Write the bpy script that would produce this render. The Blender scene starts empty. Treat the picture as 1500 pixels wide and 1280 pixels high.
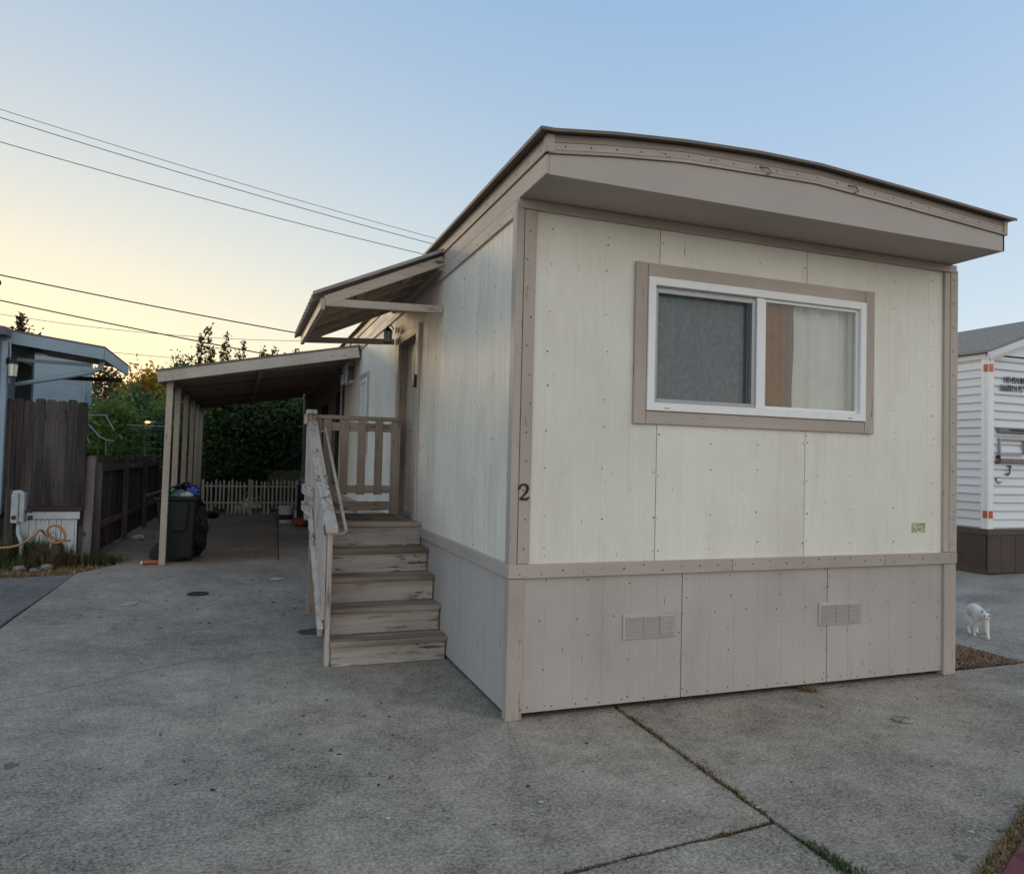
import bpy, bmesh, math, random
import numpy as np
from mathutils import Vector, Matrix, Euler
random.seed(7); rng = np.random.default_rng(7)
S = bpy.context.scene; C = S.collection; R = math.radians; PI = math.pi

# ------------------------------------------------------------------ camera
cd = bpy.data.cameras.new('camera'); cam = bpy.data.objects.new('camera', cd); C.objects.link(cam)
S.camera = cam
yaw, pitch, roll, fpx = 0.35257, 0.03039, 0.024433, 1077.5
f = Vector((math.sin(yaw)*math.cos(pitch), math.cos(yaw)*math.cos(pitch), math.sin(pitch)))
r0 = Vector((math.cos(yaw), -math.sin(yaw), 0)); u0 = r0.cross(f)
rr = math.cos(roll)*r0 + math.sin(roll)*u0; uu = -math.sin(roll)*r0 + math.cos(roll)*u0
M = Matrix((rr, uu, -f)).transposed().to_4x4(); M.translation = Vector((-1.5865, -4.2769, 1.6))
cam.matrix_world = M
cd.sensor_width = 36; cd.lens = 36*fpx/1500; cd.clip_start = .05; cd.clip_end = 900
S.render.resolution_x, S.render.resolution_y = 1024, 873

# ------------------------------------------------------------------ sky, sun, exposure
SUN_AZ = R(-20)          # clockwise from +y; the sun has just gone down behind the carport trees
w = bpy.data.worlds.new('World'); S.world = w; w.use_nodes = True
nt = w.node_tree; nt.nodes.clear()
def WN(t, **k):
    n = nt.nodes.new(t)
    for a, b in k.items(): setattr(n, a, b)
    return n
def wm(op, a, b=None, c=None):
    n = WN('ShaderNodeMath', operation=op)
    for i, v in enumerate((a, b, c)):
        if v is None: continue
        if isinstance(v, (int, float)): n.inputs[i].default_value = v
        else: nt.links.new(v, n.inputs[i])
    return n.outputs[0]
def wmix(fac, a, b):
    n = WN('ShaderNodeMix', data_type='RGBA', clamp_factor=True)
    for i, v in ((0, fac), (6, a), (7, b)):
        if isinstance(v, tuple): n.inputs[i].default_value = (*v, 1)
        else: nt.links.new(v, n.inputs[i])
    return n.outputs[2]
tc = WN('ShaderNodeTexCoord'); sx = WN('ShaderNodeSeparateXYZ'); nt.links.new(tc.outputs['Generated'], sx.inputs[0])
X, Y, Z = sx.outputs
elev = wm('MAXIMUM', Z, 0.0)
hlen = wm('SQRT', wm('ADD', wm('MULTIPLY', X, X), wm('MULTIPLY', Y, Y)))
dot = wm('ADD', wm('MULTIPLY', X, math.sin(SUN_AZ)), wm('MULTIPLY', Y, math.cos(SUN_AZ)))
az = wm('DIVIDE', dot, wm('MAXIMUM', hlen, .001))             # 1 toward the sunset
warmaz = wm('POWER', wm('MULTIPLY', wm('ADD', az, 1.0), .5), 4.5)
tz = wm('EXPONENT', wm('MULTIPLY', elev, -2.9))               # 1 at the horizon
base = wmix(tz, (.068, .222, .49), (.455, .60, .66))
w1 = wm('MULTIPLY', warmaz, wm('EXPONENT', wm('MULTIPLY', elev, -3.3)))
c2a = wmix(wm('MULTIPLY', w1, .98), base, (.95, .81, .49))
anti = wm('MULTIPLY', wm('POWER', wm('MULTIPLY', wm('SUBTRACT', 1.0, az), .5), 1.6), wm('EXPONENT', wm('MULTIPLY', elev, -1.3)))   # warm afterglow opposite the sunset
c2 = wmix(wm('MULTIPLY', anti, .95), c2a, (1.12, 1.0, .84))
w2 = wm('MULTIPLY', wm('POWER', wm('MULTIPLY', wm('ADD', az, 1.0), .5), 14.0), wm('EXPONENT', wm('MULTIPLY', elev, -9.0)))
c3 = wmix(wm('MULTIPLY', w2, .8), c2, (1.05, .70, .25))
sky = WN('ShaderNodeTexSky', sky_type='NISHITA', sun_disc=False)
sky.sun_elevation = R(2.0); sky.sun_rotation = SUN_AZ; sky.air_density = 1.2; sky.dust_density = 1.5
vm = WN('ShaderNodeVectorMath', operation='SCALE'); nt.links.new(c3, vm.inputs[0]); vm.inputs[3].default_value = 10.0
va = WN('ShaderNodeVectorMath', operation='MULTIPLY_ADD'); nt.links.new(sky.outputs[0], va.inputs[0])
va.inputs[1].default_value = (.12, .12, .12); nt.links.new(vm.outputs[0], va.inputs[2])
bg = WN('ShaderNodeBackground'); nt.links.new(va.outputs[0], bg.inputs[0]); bg.inputs[1].default_value = 0.1
wo = WN('ShaderNodeOutputWorld'); nt.links.new(bg.outputs[0], wo.inputs[0])
sl = bpy.data.lights.new('sun', 'SUN'); sl.energy = 1.0; sl.angle = R(12); sl.color = (1, .72, .42)
so = bpy.data.objects.new('sun', sl); C.objects.link(so)
SE = R(4)
sd = Vector((math.sin(SUN_AZ)*math.cos(SE), math.cos(SUN_AZ)*math.cos(SE), math.sin(SE)))
so.rotation_euler = sd.to_track_quat('Z', 'Y').to_euler(); so.location = (0, 0, 20)
S.view_settings.view_transform = 'Standard'; S.view_settings.look = 'None'
S.view_settings.exposure = 0.46; S.view_settings.gamma = 1; S.view_settings.use_curve_mapping = False

# ------------------------------------------------------------------ materials
class NT:
    def __init__(s, name):
        s.m = bpy.data.materials.new(name); s.m.use_nodes = True; s.t = s.m.node_tree; s.t.nodes.clear()
        s.out = s.n('ShaderNodeOutputMaterial'); s.b = s.n('ShaderNodeBsdfPrincipled'); s.l(s.b.outputs[0], s.out.inputs[0])
        tc = s.n('ShaderNodeTexCoord'); oi = s.n('ShaderNodeObjectInfo')
        v = s.n('ShaderNodeVectorMath', operation='MULTIPLY_ADD')
        cmb = s.n('ShaderNodeCombineXYZ')
        for i in range(3): s.l(oi.outputs['Random'], cmb.inputs[i])
        s.l(cmb.outputs[0], v.inputs[0]); v.inputs[1].default_value = (7.3, 5.1, 9.7); s.l(tc.outputs['Object'], v.inputs[2])
        s.co = v.outputs[0]; s.raw = tc.outputs['Object']; s.rnd = oi.outputs['Random']
    def n(s, t, **k):
        x = s.t.nodes.new(t)
        for a, b in k.items(): setattr(x, a, b)
        return x
    def l(s, a, b): s.t.links.new(a, b)
    def noise(s, scale, stretch=(1, 1, 1), detail=4, rough=.55, dist=0, raw=False):
        mp = s.n('ShaderNodeMapping'); mp.inputs['Scale'].default_value = stretch; s.l(s.raw if raw else s.co, mp.inputs[0])
        x = s.n('ShaderNodeTexNoise'); x.inputs['Scale'].default_value = scale; x.inputs['Detail'].default_value = detail
        x.inputs['Roughness'].default_value = rough; x.inputs['Distortion'].default_value = dist; s.l(mp.outputs[0], x.inputs['Vector'])
        return x.outputs[0]
    def rng(s, v, a, b, c=0., d=1.):
        x = s.n('ShaderNodeMapRange'); s.l(v, x.inputs[0])
        for i, q in enumerate((a, b, c, d)): x.inputs[i+1].default_value = q
        return x.outputs[0]
    def math(s, op, a, b=None):
        x = s.n('ShaderNodeMath', operation=op)
        for i, v in enumerate((a, b)):
            if v is None: continue
            if isinstance(v, (int, float)): x.inputs[i].default_value = v
            else: s.l(v, x.inputs[i])
        return x.outputs[0]
    def mix(s, fac, a, b):
        x = s.n('ShaderNodeMix', data_type='RGBA')
        for i, v in ((0, fac), (6, a), (7, b)):
            if isinstance(v, tuple): x.inputs[i].default_value = (*v[:3], 1)
            elif isinstance(v, (int, float)): x.inputs[i].default_value = v
            else: s.l(v, x.inputs[i])
        return x.outputs[2]
    def scale(s, col, v):           # multiply a colour by a value socket
        x = s.n('ShaderNodeVectorMath', operation='SCALE')
        if isinstance(col, tuple): x.inputs[0].default_value = col[:3]
        else: s.l(col, x.inputs[0])
        s.l(v, x.inputs[3]); return x.outputs[0]
    def bump(s, h, strength=.3, dist=.01):
        x = s.n('ShaderNodeBump'); x.inputs['Strength'].default_value = strength; x.inputs['Distance'].default_value = dist
        s.l(h, x.inputs['Height']); s.l(x.outputs[0], s.b.inputs['Normal'])
    def fin(s, col, rough=.6, spec=.4, metal=0):
        if isinstance(col, tuple): s.b.inputs['Base Color'].default_value = (*col[:3], 1)
        else: s.l(col, s.b.inputs['Base Color'])
        if isinstance(rough, (int, float)): s.b.inputs['Roughness'].default_value = rough
        else: s.l(rough, s.b.inputs['Roughness'])
        s.b.inputs['Specular IOR Level'].default_value = spec; s.b.inputs['Metallic'].default_value = metal
        return s.m
def stretch(g, k=.06): return tuple(k if a == g else 1 for a in 'xyz')
def paint(name, col, g='z', rough=.55, streak=.16, blotch=.16, chip=0., chipcol=(.10, .075, .055), grain=.35, spec=.4, dirt=(.5, .42, .3), dirtamt=.0, rndv=.08):
    m = NT(name)
    big = m.noise(1.3, detail=5); st = m.noise(26, stretch(g, .05), detail=5, rough=.6); fine = m.noise(140, stretch(g, .08), detail=3)
    v = m.math('ADD', m.rng(big, .3, .7, 1-blotch, 1+blotch*.5), m.rng(st, .3, .7, -streak*.5, streak*.4))
    v = m.math('ADD', v, m.rng(fine, .3, .7, -.03, .03))
    v = m.math('ADD', v, m.math('MULTIPLY', m.math('SUBTRACT', m.rnd, .5), rndv))
    c = m.scale(col, v)
    if dirtamt: c = m.mix(m.math('MULTIPLY', m.rng(m.noise(3.2, stretch(g, .25), detail=6, rough=.65), .48, .78), dirtamt), c, dirt)
    if chip:
        cn = m.noise(34, stretch(g, .14), detail=7, rough=.7, dist=.4); cn2 = m.noise(2.5, detail=2)
        cc = m.math('MULTIPLY', m.rng(cn, .66-chip*.25, .70-chip*.25), m.rng(cn2, .42, .62))
        c = m.mix(cc, c, chipcol)
    m.bump(m.math('ADD', st, m.math('MULTIPLY', fine, .5)), grain, .004)
    return m.fin(c, m.rng(st, .3, .7, rough-.08, rough+.12), spec)
def wood(name, c1, c2, g='z', rough=.8, c3=None, amt=.5, rndv=.5):
    m = NT(name)
    st = m.noise(30, stretch(g, .04), detail=6, rough=.65, dist=.6); big = m.noise(2.2, stretch(g, .3), detail=4); kn = m.noise(9, stretch(g, .35), detail=3)
    c = m.mix(m.rng(st, .35, .65), c1, c2)
    if c3: c = m.mix(m.math('MULTIPLY', m.rng(big, .45, .62), amt), c, c3)
    c = m.mix(m.rng(kn, .68, .76), c, tuple(q*.35 for q in c1))
    c = m.scale(c, m.math('ADD', m.math('MULTIPLY', m.math('SUBTRACT', m.rnd, .5), rndv), m.rng(big, .3, .7, .85, 1.15)))
    m.bump(st, .6, .006)
    return m.fin(c, rough, .25)
def plain(name, col, rough=.5, var=.12, metal=0, spec=.4, sc=6, bump=.1):
    m = NT(name); nn = m.noise(sc, detail=5); f2 = m.noise(sc*12, detail=3)
    c = m.scale(col, m.math('ADD', m.rng(nn, .3, .7, 1-var, 1+var), m.rng(f2, .3, .7, -var*.3, var*.3)))
    m.bump(f2, bump, .003)
    return m.fin(c, m.rng(nn, .3, .7, max(.02, rough-.06), rough+.08), spec, metal)
def concrete(name, col, warm=(.35, .275, .20), spots=1.):
    m = NT(name)
    a = m.noise(.55, detail=6, rough=.6, raw=True); b = m.noise(2.3, detail=6, rough=.65, raw=True); c_ = m.noise(11, detail=6, rough=.7, raw=True)
    fine = m.noise(55, detail=5, rough=.8, raw=True); sp = m.noise(150, detail=2, rough=.6, raw=True)
    v = m.math('ADD', m.rng(a, .35, .65, .76, 1.14), m.rng(b, .35, .65, -.16, .14))
    v = m.math('ADD', v, m.rng(c_, .35, .65, -.18, .17)); v = m.math('ADD', v, m.rng(fine, .40, .60, -.40, .36)); v = m.math('ADD', v, m.rng(sp, .38, .62, -.2, .2))
    c = m.scale(col, v)
    c = m.mix(m.math('MULTIPLY', m.rng(m.noise(.9, (1, 1.6, 1), detail=5, rough=.6, raw=True), .5, .72), .55), c, m.scale(warm, v))
    # drip stains / oil spots and gum: dark roundish spots, pale scuffs
    vo = m.n('ShaderNodeTexVoronoi'); vo.inputs['Scale'].default_value = 2.3; m.l(m.raw, vo.inputs['Vector'])
    d = m.math('ADD', vo.outputs['Distance'], m.rng(m.noise(25, detail=3, raw=True), .3, .7, -.05, .05))
    sep = m.n('ShaderNodeSeparateColor'); m.l(vo.outputs['Color'], sep.inputs[0])
    rad = m.rng(sep.outputs[0], .45, 1., 0., .085)
    dk = m.math('MULTIPLY', m.math('LESS_THAN', d, rad), .55*spots)
    c = m.mix(dk, c, (.035, .033, .03))
    vo2 = m.n('ShaderNodeTexVoronoi'); vo2.inputs['Scale'].default_value = 7; m.l(m.raw, vo2.inputs['Vector'])
    sep2 = m.n('ShaderNodeSeparateColor'); m.l(vo2.outputs['Color'], sep2.inputs[0])
    d2 = m.math('ADD', vo2.outputs['Distance'], m.rng(m.noise(60, detail=2, raw=True), .3, .7, -.06, .06))
    c = m.mix(m.math('MULTIPLY', m.math('LESS_THAN', d2, m.rng(sep2.outputs[1], .72, 1., 0., .1)), .6*spots), c, (.03, .028, .026))
    pale = m.math('MULTIPLY', m.rng(m.noise(4.5, detail=8, rough=.75, raw=True), .58, .72), .35)
    c = m.mix(pale, c, tuple(q*1.35 for q in col))
    m.bump(m.math('ADD', fine, m.math('MULTIPLY', c_, 1.2)), .45, .006)
    return m.fin(c, m.rng(b, .3, .7, .72, .92), .3)
def leafmat(name, cols, trans=.35, rough=.5):
    m = NT(name)
    ge = m.n('ShaderNodeNewGeometry')
    rp = m.n('ShaderNodeValToRGB'); rp.color_ramp.interpolation = 'LINEAR'
    e = rp.color_ramp.elements
    while len(e) < len(cols): e.new(.5)
    for i, c in enumerate(cols): e[i].position = i/(len(cols)-1); e[i].color = (*c, 1)
    k = m.math('ADD', m.math('MULTIPLY', ge.outputs['Random Per Island'], .6), m.rng(m.noise(1.6, detail=3), .35, .65, 0, .4))
    m.l(k, rp.inputs[0])
    m.fin(rp.outputs[0], rough, .3)
    tr = m.n('ShaderNodeBsdfTranslucent'); m.l(rp.outputs[0], tr.inputs[0]); mx = m.n('ShaderNodeMixShader'); mx.inputs[0].default_value = trans
    m.l(m.b.outputs[0], mx.inputs[1]); m.l(tr.outputs[0], mx.inputs[2]); m.l(mx.outputs[0], m.out.inputs[0])
    return m.m
def glassmat(name, tint=(.9, .95, .95), refl=1.0):
    m = NT(name)
    t = m.n('ShaderNodeBsdfTransparent'); t.inputs[0].default_value = (*tint, 1)
    g = m.n('ShaderNodeBsdfGlossy'); g.inputs['Roughness'].default_value = .01
    fr = m.n('ShaderNodeFresnel'); fr.inputs[0].default_value = 1.6
    wv = m.noise(2.2, detail=2); bp = m.n('ShaderNodeBump'); bp.inputs['Strength'].default_value = .05; bp.inputs['Distance'].default_value = .02
    m.l(wv, bp.inputs['Height']); m.l(bp.outputs[0], g.inputs['Normal'])
    mx = m.n('ShaderNodeMixShader'); m.l(m.math('MINIMUM', m.math('MULTIPLY', fr.outputs[0], 1.5*refl), .9), mx.inputs[0]); m.l(t.outputs[0], mx.inputs[1]); m.l(g.outputs[0], mx.inputs[2]); m.l(mx.outputs[0], m.out.inputs[0])
    return m.m

CREAM = (.80, .775, .68); TAUPE = (.475, .405, .345)
MT = dict(
    cream=paint('cream_paint', CREAM, 'z', .5, .05, .07, .02, (.2, .16, .1), .3, dirt=(.52, .44, .26), dirtamt=.35),
    cream_old=paint('weathered_cream_paint', (.82, .755, .63), 'z', .58, .16, .1, .2, (.34, .27, .18), .6, dirt=(.42, .34, .22), dirtamt=.35),
    taupe_x=paint('taupe_paint_x', TAUPE, 'x', chip=.1, streak=.1), taupe_y=paint('taupe_paint_y', TAUPE, 'y', chip=.14, streak=.1), taupe_z=paint('taupe_paint_z', TAUPE, 'z', chip=.2, streak=.1),
    soffit=paint('taupe_soffit', (.47, .40, .34), 'x', .6, .05, .08, 0, grain=.08),
    fascia=paint('taupe_sheet_metal', (.46, .405, .355), 'x', .45, .03, .07, 0, grain=.06),
    skirt=paint('grey_taupe_skirting', (.485, .445, .405), 'z', .6, .05, .12, .05, (.16, .12, .09), .35, dirt=(.22, .17, .13), dirtamt=.2),
    carwall_shade=paint('shade_tinted_carport_wall', (.26, .20, .155), 'z', .6),  # shade under the carport painted into the siding colour
    roofedge=plain('dark_roof_metal', (.16, .125, .10), .45, .2, .3), rooftop=plain('roof_coating', (.42, .41, .39), .6),
    step_riser=paint('weathered_step_riser', (.46, .415, .37), 'x', .7, .40, .2, .5, (.10, .07, .045), .9, dirt=(.22, .16, .10), dirtamt=.4),
    step_tread=wood('worn_step_tread', (.13, .092, .065), (.30, .235, .17), 'x', .75, (.46, .39, .31), .5, .2),
    rail=paint('peeling_rail_paint', (.56, .49, .41), 'y', .65, .35, .15, .62, (.10, .08, .06), 1.),
    railz=paint('peeling_post_paint', (.53, .455, .38), 'z', .65, .35, .15, .55, (.10, .075, .055), .7),
    bal=paint('taupe_baluster', (.36, .285, .225), 'z', .65, .25, .2, .4), balx=paint('taupe_rail', (.38, .30, .24), 'x', .65, .25, .2, .45),
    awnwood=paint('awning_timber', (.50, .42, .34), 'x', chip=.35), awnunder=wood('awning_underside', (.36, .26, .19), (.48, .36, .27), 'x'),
    sheet=plain('corrugated_sheet', (.34, .265, .21), .5, .2, .2),
    carfascia=paint('carport_fascia', (.55, .49, .41), 'x', chip=.25), carpost=paint('carport_post_paint', (.45, .385, .30), 'z', chip=.3, blotch=.2),
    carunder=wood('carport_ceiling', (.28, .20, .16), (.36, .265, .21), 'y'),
    white=plain('white_vinyl', (.86, .86, .84), .3, .03, bump=.02), rubber=plain('black_rubber', (.015, .015, .016), .6),
    alu=plain('grey_aluminium', (.34, .35, .36), .4, .1, .5), black=plain('black_metal', (.012, .012, .013), .45),
    bin=plain('black_bin_plastic', (.008, .010, .011), .55, .25), bag=plain('black_plastic_bag', (.012, .012, .014), .25),
    glass=glassmat('window_glass'), lampglass=plain('frosted_lamp_glass', (.80, .78, .66), .3),
    room=plain('room_wall', (.35, .33, .30), .8), dark=plain('dark_interior', (.02, .02, .022), .8),
    nail=plain('rusty_nail', (.055, .035, .022), .7), blacknum=plain('black_numeral', (.01, .01, .012), .4),
    concrete=concrete('driveway_concrete', (.345, .290, .222)), concrete2=concrete('driveway_concrete_right', (.325, .278, .216)),
    concrete3=concrete('neighbour_concrete', (.33, .288, .235)), asphalt=concrete('dark_side_slab', (.22, .188, .16), (.17, .155, .14)),
    pad=concrete('carport_pad', (.36, .30, .24), (.24, .19, .15)), carfloor=concrete('carport_floor', (.31, .228, .158), (.25, .17, .105), .5),
    dirt=plain('dirt', (.14, .105, .072), .95, .4, sc=5, bump=.8), 
    fencew=wood('weathered_fence_wood', (.040, .032, .028), (.115, .095, .085), 'z', .85, (.17, .15, .14), .4, .55),
    talln=wood('tall_fence_wood', (.026, .021, .019), (.075, .062, .056), 'z', .85, (.13, .115, .108), .35, .5),
    fencey=wood('fence_rail_wood', (.11, .09, .075), (.2, .165, .14), 'y', .85), fencepost=wood('grey_fence_post', (.17, .15, .138), (.27, .24, .225), 'z', .85, rndv=.2),
    picket=paint('pale_picket', (.74, .67, .58), 'z', .7, .3, .3, .4), 
    blue=paint('blue_house_paint', (.15, .21, .28), 'z', .5, .08, .1), bluelt=paint('light_blue_trim', (.27, .36, .42), 'x', .5), blueroof=plain('grey_roofing', (.13, .12, .125), .8, .3),
    skirtw=paint('white_plank_paint', (.66, .70, .70), 'z', .6, .12, .12, .3), beamw=wood('dark_red_beam', (.07, .045, .038), (.10, .065, .055), 'x'),
    siding=paint('white_lap_siding', (.74, .76, .78), 'x', .4, .04, .06, grain=.05), sidingy=paint('white_lap_siding_side', (.74, .74, .73), 'y', .4, .04, .06, grain=.05),
    shingle=plain('grey_shingle', (.27, .235, .195), .9, .3, sc=20, bump=.5), brown=paint('brown_skirting', (.075, .052, .042), 'z', .55), brownx=paint('brown_skirting_rail', (.09, .062, .05), 'x', .55),
    amber=plain('amber_lens', (.62, .13, .05), .25), metalbox=plain('weathered_metal_box', (.42, .45, .46), .5, .25, .1),
    hose=plain('orange_hose', (.40, .22, .09), .45), wire=plain('cable', (.03, .03, .03), .7), wirelt=plain('thin_cable', (.16, .16, .17), .7),
    bark=wood('bark', (.05, .038, .028), (.09, .07, .05), 'z'), galv=plain('galvanised_tube', (.45, .47, .48), .4, .1, .6),
    bucket=plain('white_bucket', (.62, .62, .60), .5, .25), orange=plain('orange_plastic', (.26, .05, .025), .5), can=plain('copper_can', (.45, .13, .06), .3, metal=.4),
    curb=plain('faded_red_curb', (.15, .036, .042), .75, .75, sc=9, bump=.6), mat_=plain('door_mat', (.19, .11, .05), .95, .35, sc=40, bump=.8),
    matg=plain('door_mat_green', (.08, .09, .07), .95, .35, sc=40, bump=.8),
    fur=plain('white_fur', (.78, .78, .75), .85, .08, sc=25, bump=.5), pink=plain('pink_ear', (.30, .17, .15), .7), eye=plain('cat_eye', (.02, .02, .015), .2),
    curtain=plain('brown_curtain', (.34, .135, .018), .85, .25, sc=8), curtain2=plain('mauve_lining', (.22, .16, .155), .85, .2), blind=plain('white_blind', (.90, .90, .86), .7, .05),
    sheer=None, screen=None, lid=plain('pale_lid', (.36, .34, .31), .5), lamp=None, bagblue=plain('blue_wrapper', (.05, .09, .40), .35), bagteal=plain('teal_wrapper', (.25, .45, .50), .35),
    straw=leafmat('dry_straw', [(.14, .08, .04), (.30, .19, .09), (.52, .38, .2)], .2), redstraw=leafmat('red_brown_straw', [(.11, .05, .025), (.26, .13, .06), (.46, .29, .15)], .2), deadweed=leafmat('dead_weeds', [(.05, .035, .02), (.15, .10, .05), (.30, .21, .11)], .2), grass=leafmat('green_grass', [(.04, .06, .02), (.09, .12, .035), (.17, .16, .07)], .3),
    leaf_dark=leafmat('dark_leaves', [(.04, .08, .04), (.075, .14, .055), (.14, .22, .08)], .45),
    leaf_mid=leafmat('mid_green_leaves', [(.04, .07, .024), (.08, .125, .035), (.15, .20, .055)], .45),
    leaf_sunset=leafmat('sunset_tinted_leaves', [(.14, .11, .02), (.50, .29, .035), (.85, .50, .06)], .8),  # low sun shining through the leaves, put into their colour
    leaf_red=leafmat('reddish_leaves', [(.05, .045, .02), (.10, .07, .03), (.20, .09, .05)], .5),
    leaf_lime=leafmat('lime_leaves', [(.08, .13, .03), (.14, .21, .045), (.24, .32, .07)], .5),
    stain=plain('damp_stain', (.06, .06, .062), .5), sticker=None, debris=plain('dark_litter', (.035, .03, .026), .9), paper=plain('pale_litter', (.55, .55, .52), .8),
)
m = NT('sheer_curtain')   # swirled sheer fabric
sw = m.noise(10, (1, 1, .55), detail=4, rough=.6, dist=3.5); 
MT['sheer'] = m.fin(m.mix(m.rng(sw, .44, .56), (.42, .49, .54), (.52, .61, .67)), .9, .1)
m = NT('insect_screen'); t = m.n('ShaderNodeBsdfTransparent'); d = m.n('ShaderNodeBsdfDiffuse'); d.inputs[0].default_value = (.06, .065, .07, 1)
mx = m.n('ShaderNodeMixShader'); mx.inputs[0].default_value = .30; m.l(t.outputs[0], mx.inputs[1]); m.l(d.outputs[0], mx.inputs[2]); m.l(mx.outputs[0], m.out.inputs[0]); MT['screen'] = m.m
m = NT('lamp_glow'); e = m.n('ShaderNodeEmission'); e.inputs[0].default_value = (1, .55, .2, 1); e.inputs[1].default_value = 1.3; m.l(e.outputs[0], m.out.inputs[0]); MT['lamp'] = m.m
m = NT('printed_sticker'); MT['sticker'] = m.fin(m.mix(m.rng(m.noise(55, detail=4), .47, .53), (.62, .62, .42), (.25, .28, .12)), .5)

# ------------------------------------------------------------------ mesh helpers
class MB:
    def __init__(s): s.v = []; s.f = []
    def add(s, vs, fs):
        o = len(s.v); s.v += [tuple(x) for x in vs]; s.f += [tuple(i+o for i in q) for q in fs]; return s
    def box(s, x0, x1, y0, y1, z0, z1):
        return s.add([(x0,y0,z0),(x1,y0,z0),(x1,y1,z0),(x0,y1,z0),(x0,y0,z1),(x1,y0,z1),(x1,y1,z1),(x0,y1,z1)],
                     [(0,3,2,1),(4,5,6,7),(0,1,5,4),(1,2,6,5),(2,3,7,6),(3,0,4,7)])
    def beam(s, p, q, wd, ht, up=(0,0,1)):       # box along p-q, width across, height along up
        p = Vector(p); q = Vector(q); d = (q-p).normalized(); u = Vector(up); sd_ = d.cross(u).normalized(); u = sd_.cross(d).normalized()
        a = sd_*wd/2; b = u*ht/2
        vs = [p-a-b, p+a-b, p+a+b, p-a+b, q-a-b, q+a-b, q+a+b, q-a+b]
        return s.add(vs, [(0,1,2,3),(7,6,5,4),(0,4,5,1),(1,5,6,2),(2,6,7,3),(3,7,4,0)])
    def prism(s, pts, a0, a1, ax='y'):           # polygon extruded along an axis; pts are the two other coordinates
        n = len(pts)
        def P(p, a): return {'y': (p[0], a, p[1]), 'x': (a, p[0], p[1]), 'z': (p[0], p[1], a)}[ax]
        vs = [P(p, a0) for p in pts] + [P(p, a1) for p in pts]
        return s.add(vs, [tuple(range(n)), tuple(range(2*n-1, n-1, -1))] + [(i, i+n, (i+1) % n+n, (i+1) % n) for i in range(n)])
    def tube(s, pts, r, n=8, caps=True):
        pts = [Vector(p) for p in pts]; rs = r if isinstance(r, (list, tuple)) else [r]*len(pts); o = []; vs = []; prev = None
        for i, p in enumerate(pts):
            d = (pts[min(i+1, len(pts)-1)]-pts[max(i-1, 0)]).normalized()
            if prev is None: a = d.orthogonal().normalized()
            else: a = (prev-d*prev.dot(d)).normalized()
            prev = a; b = d.cross(a)
            for k in range(n): t_ = 2*PI*k/n; vs.append(p+(a*math.cos(t_)+b*math.sin(t_))*rs[i])
        fs = [(i*n+k, i*n+(k+1) % n, (i+1)*n+(k+1) % n, (i+1)*n+k) for i in range(len(pts)-1) for k in range(n)]
        if caps: fs += [tuple(range(n-1, -1, -1)), tuple((len(pts)-1)*n+k for k in range(n))]
        return s.add(vs, fs)
    def lathe(s, c, prof, n=20, ax='z'):         # prof: (radius, height)
        vs = []; c = Vector(c)
        for (r, h) in prof:
            for k in range(n):
                t_ = 2*PI*k/n; a, b = r*math.cos(t_), r*math.sin(t_)
                vs.append(c+Vector({'z': (a, b, h), 'y': (a, h, b), 'x': (h, a, b)}[ax]))
        fs = [(i*n+k, i*n+(k+1) % n, (i+1)*n+(k+1) % n, (i+1)*n+k) for i in range(len(prof)-1) for k in range(n)]
        fs += [tuple(range(n-1, -1, -1)), tuple((len(prof)-1)*n+k for k in range(n))]
        return s.add(vs, fs)
    def build(s, name, mat, root=None, loc=None, bev=0, smooth=False, kind=None, label=None):
        o0 = Vector(root['_o']) if root is not None else Vector(loc or (0, 0, 0))
        me = bpy.data.meshes.new(name); me.from_pydata([tuple(Vector(v)-o0) for v in s.v], [], s.f)
        bm = bmesh.new(); bm.from_mesh(me)
        bmesh.ops.recalc_face_normals(bm, faces=bm.faces)
        if bev: bmesh.ops.bevel(bm, geom=list(bm.edges), offset=bev, segments=1, affect='EDGES', clamp_overlap=True)
        bm.to_mesh(me); bm.free()
        if smooth:
            for p in me.polygons: p.use_smooth = True
        me.materials.append(MT[mat] if isinstance(mat, str) else mat)
        o = bpy.data.objects.new(name, me); C.objects.link(o)
        if root is not None: o.parent = root
        else: o.location = o0
        o['_o'] = tuple(o0)
        if kind: o['kind'] = kind
        if label: o['label'] = label
        return o
def thing(name, loc, label, cat, group=None):
    o = bpy.data.objects.new(name, None); C.objects.link(o); o.location = loc; o.empty_display_size = .1
    o['_o'] = tuple(loc); o['label'] = label; o['category'] = cat
    if group: o['group'] = group
    return o
def tag(o, label, cat, group=None, kind=None):
    o['label'] = label; o['category'] = cat
    if group: o['group'] = group
    if kind: o['kind'] = kind
    return o
def rawmesh(name, V, F, mat, loc=(0, 0, 0), root=None, kind=None):   # numpy quads/tris
    me = bpy.data.meshes.new(name); k = F.shape[1]
    me.vertices.add(len(V)); me.vertices.foreach_set('co', np.asarray(V, np.float32).ravel())
    me.loops.add(F.size); me.loops.foreach_set('vertex_index', F.astype(np.int32).ravel())
    me.polygons.add(len(F)); me.polygons.foreach_set('loop_start', np.arange(0, F.size, k, dtype=np.int32))
    me.update(calc_edges=True); me.validate()
    me.materials.append(MT[mat]); o = bpy.data.objects.new(name, me); C.objects.link(o)
    if root is not None: o.parent = root
    else: o.location = loc
    if kind: o['kind'] = kind
    return o

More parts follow.
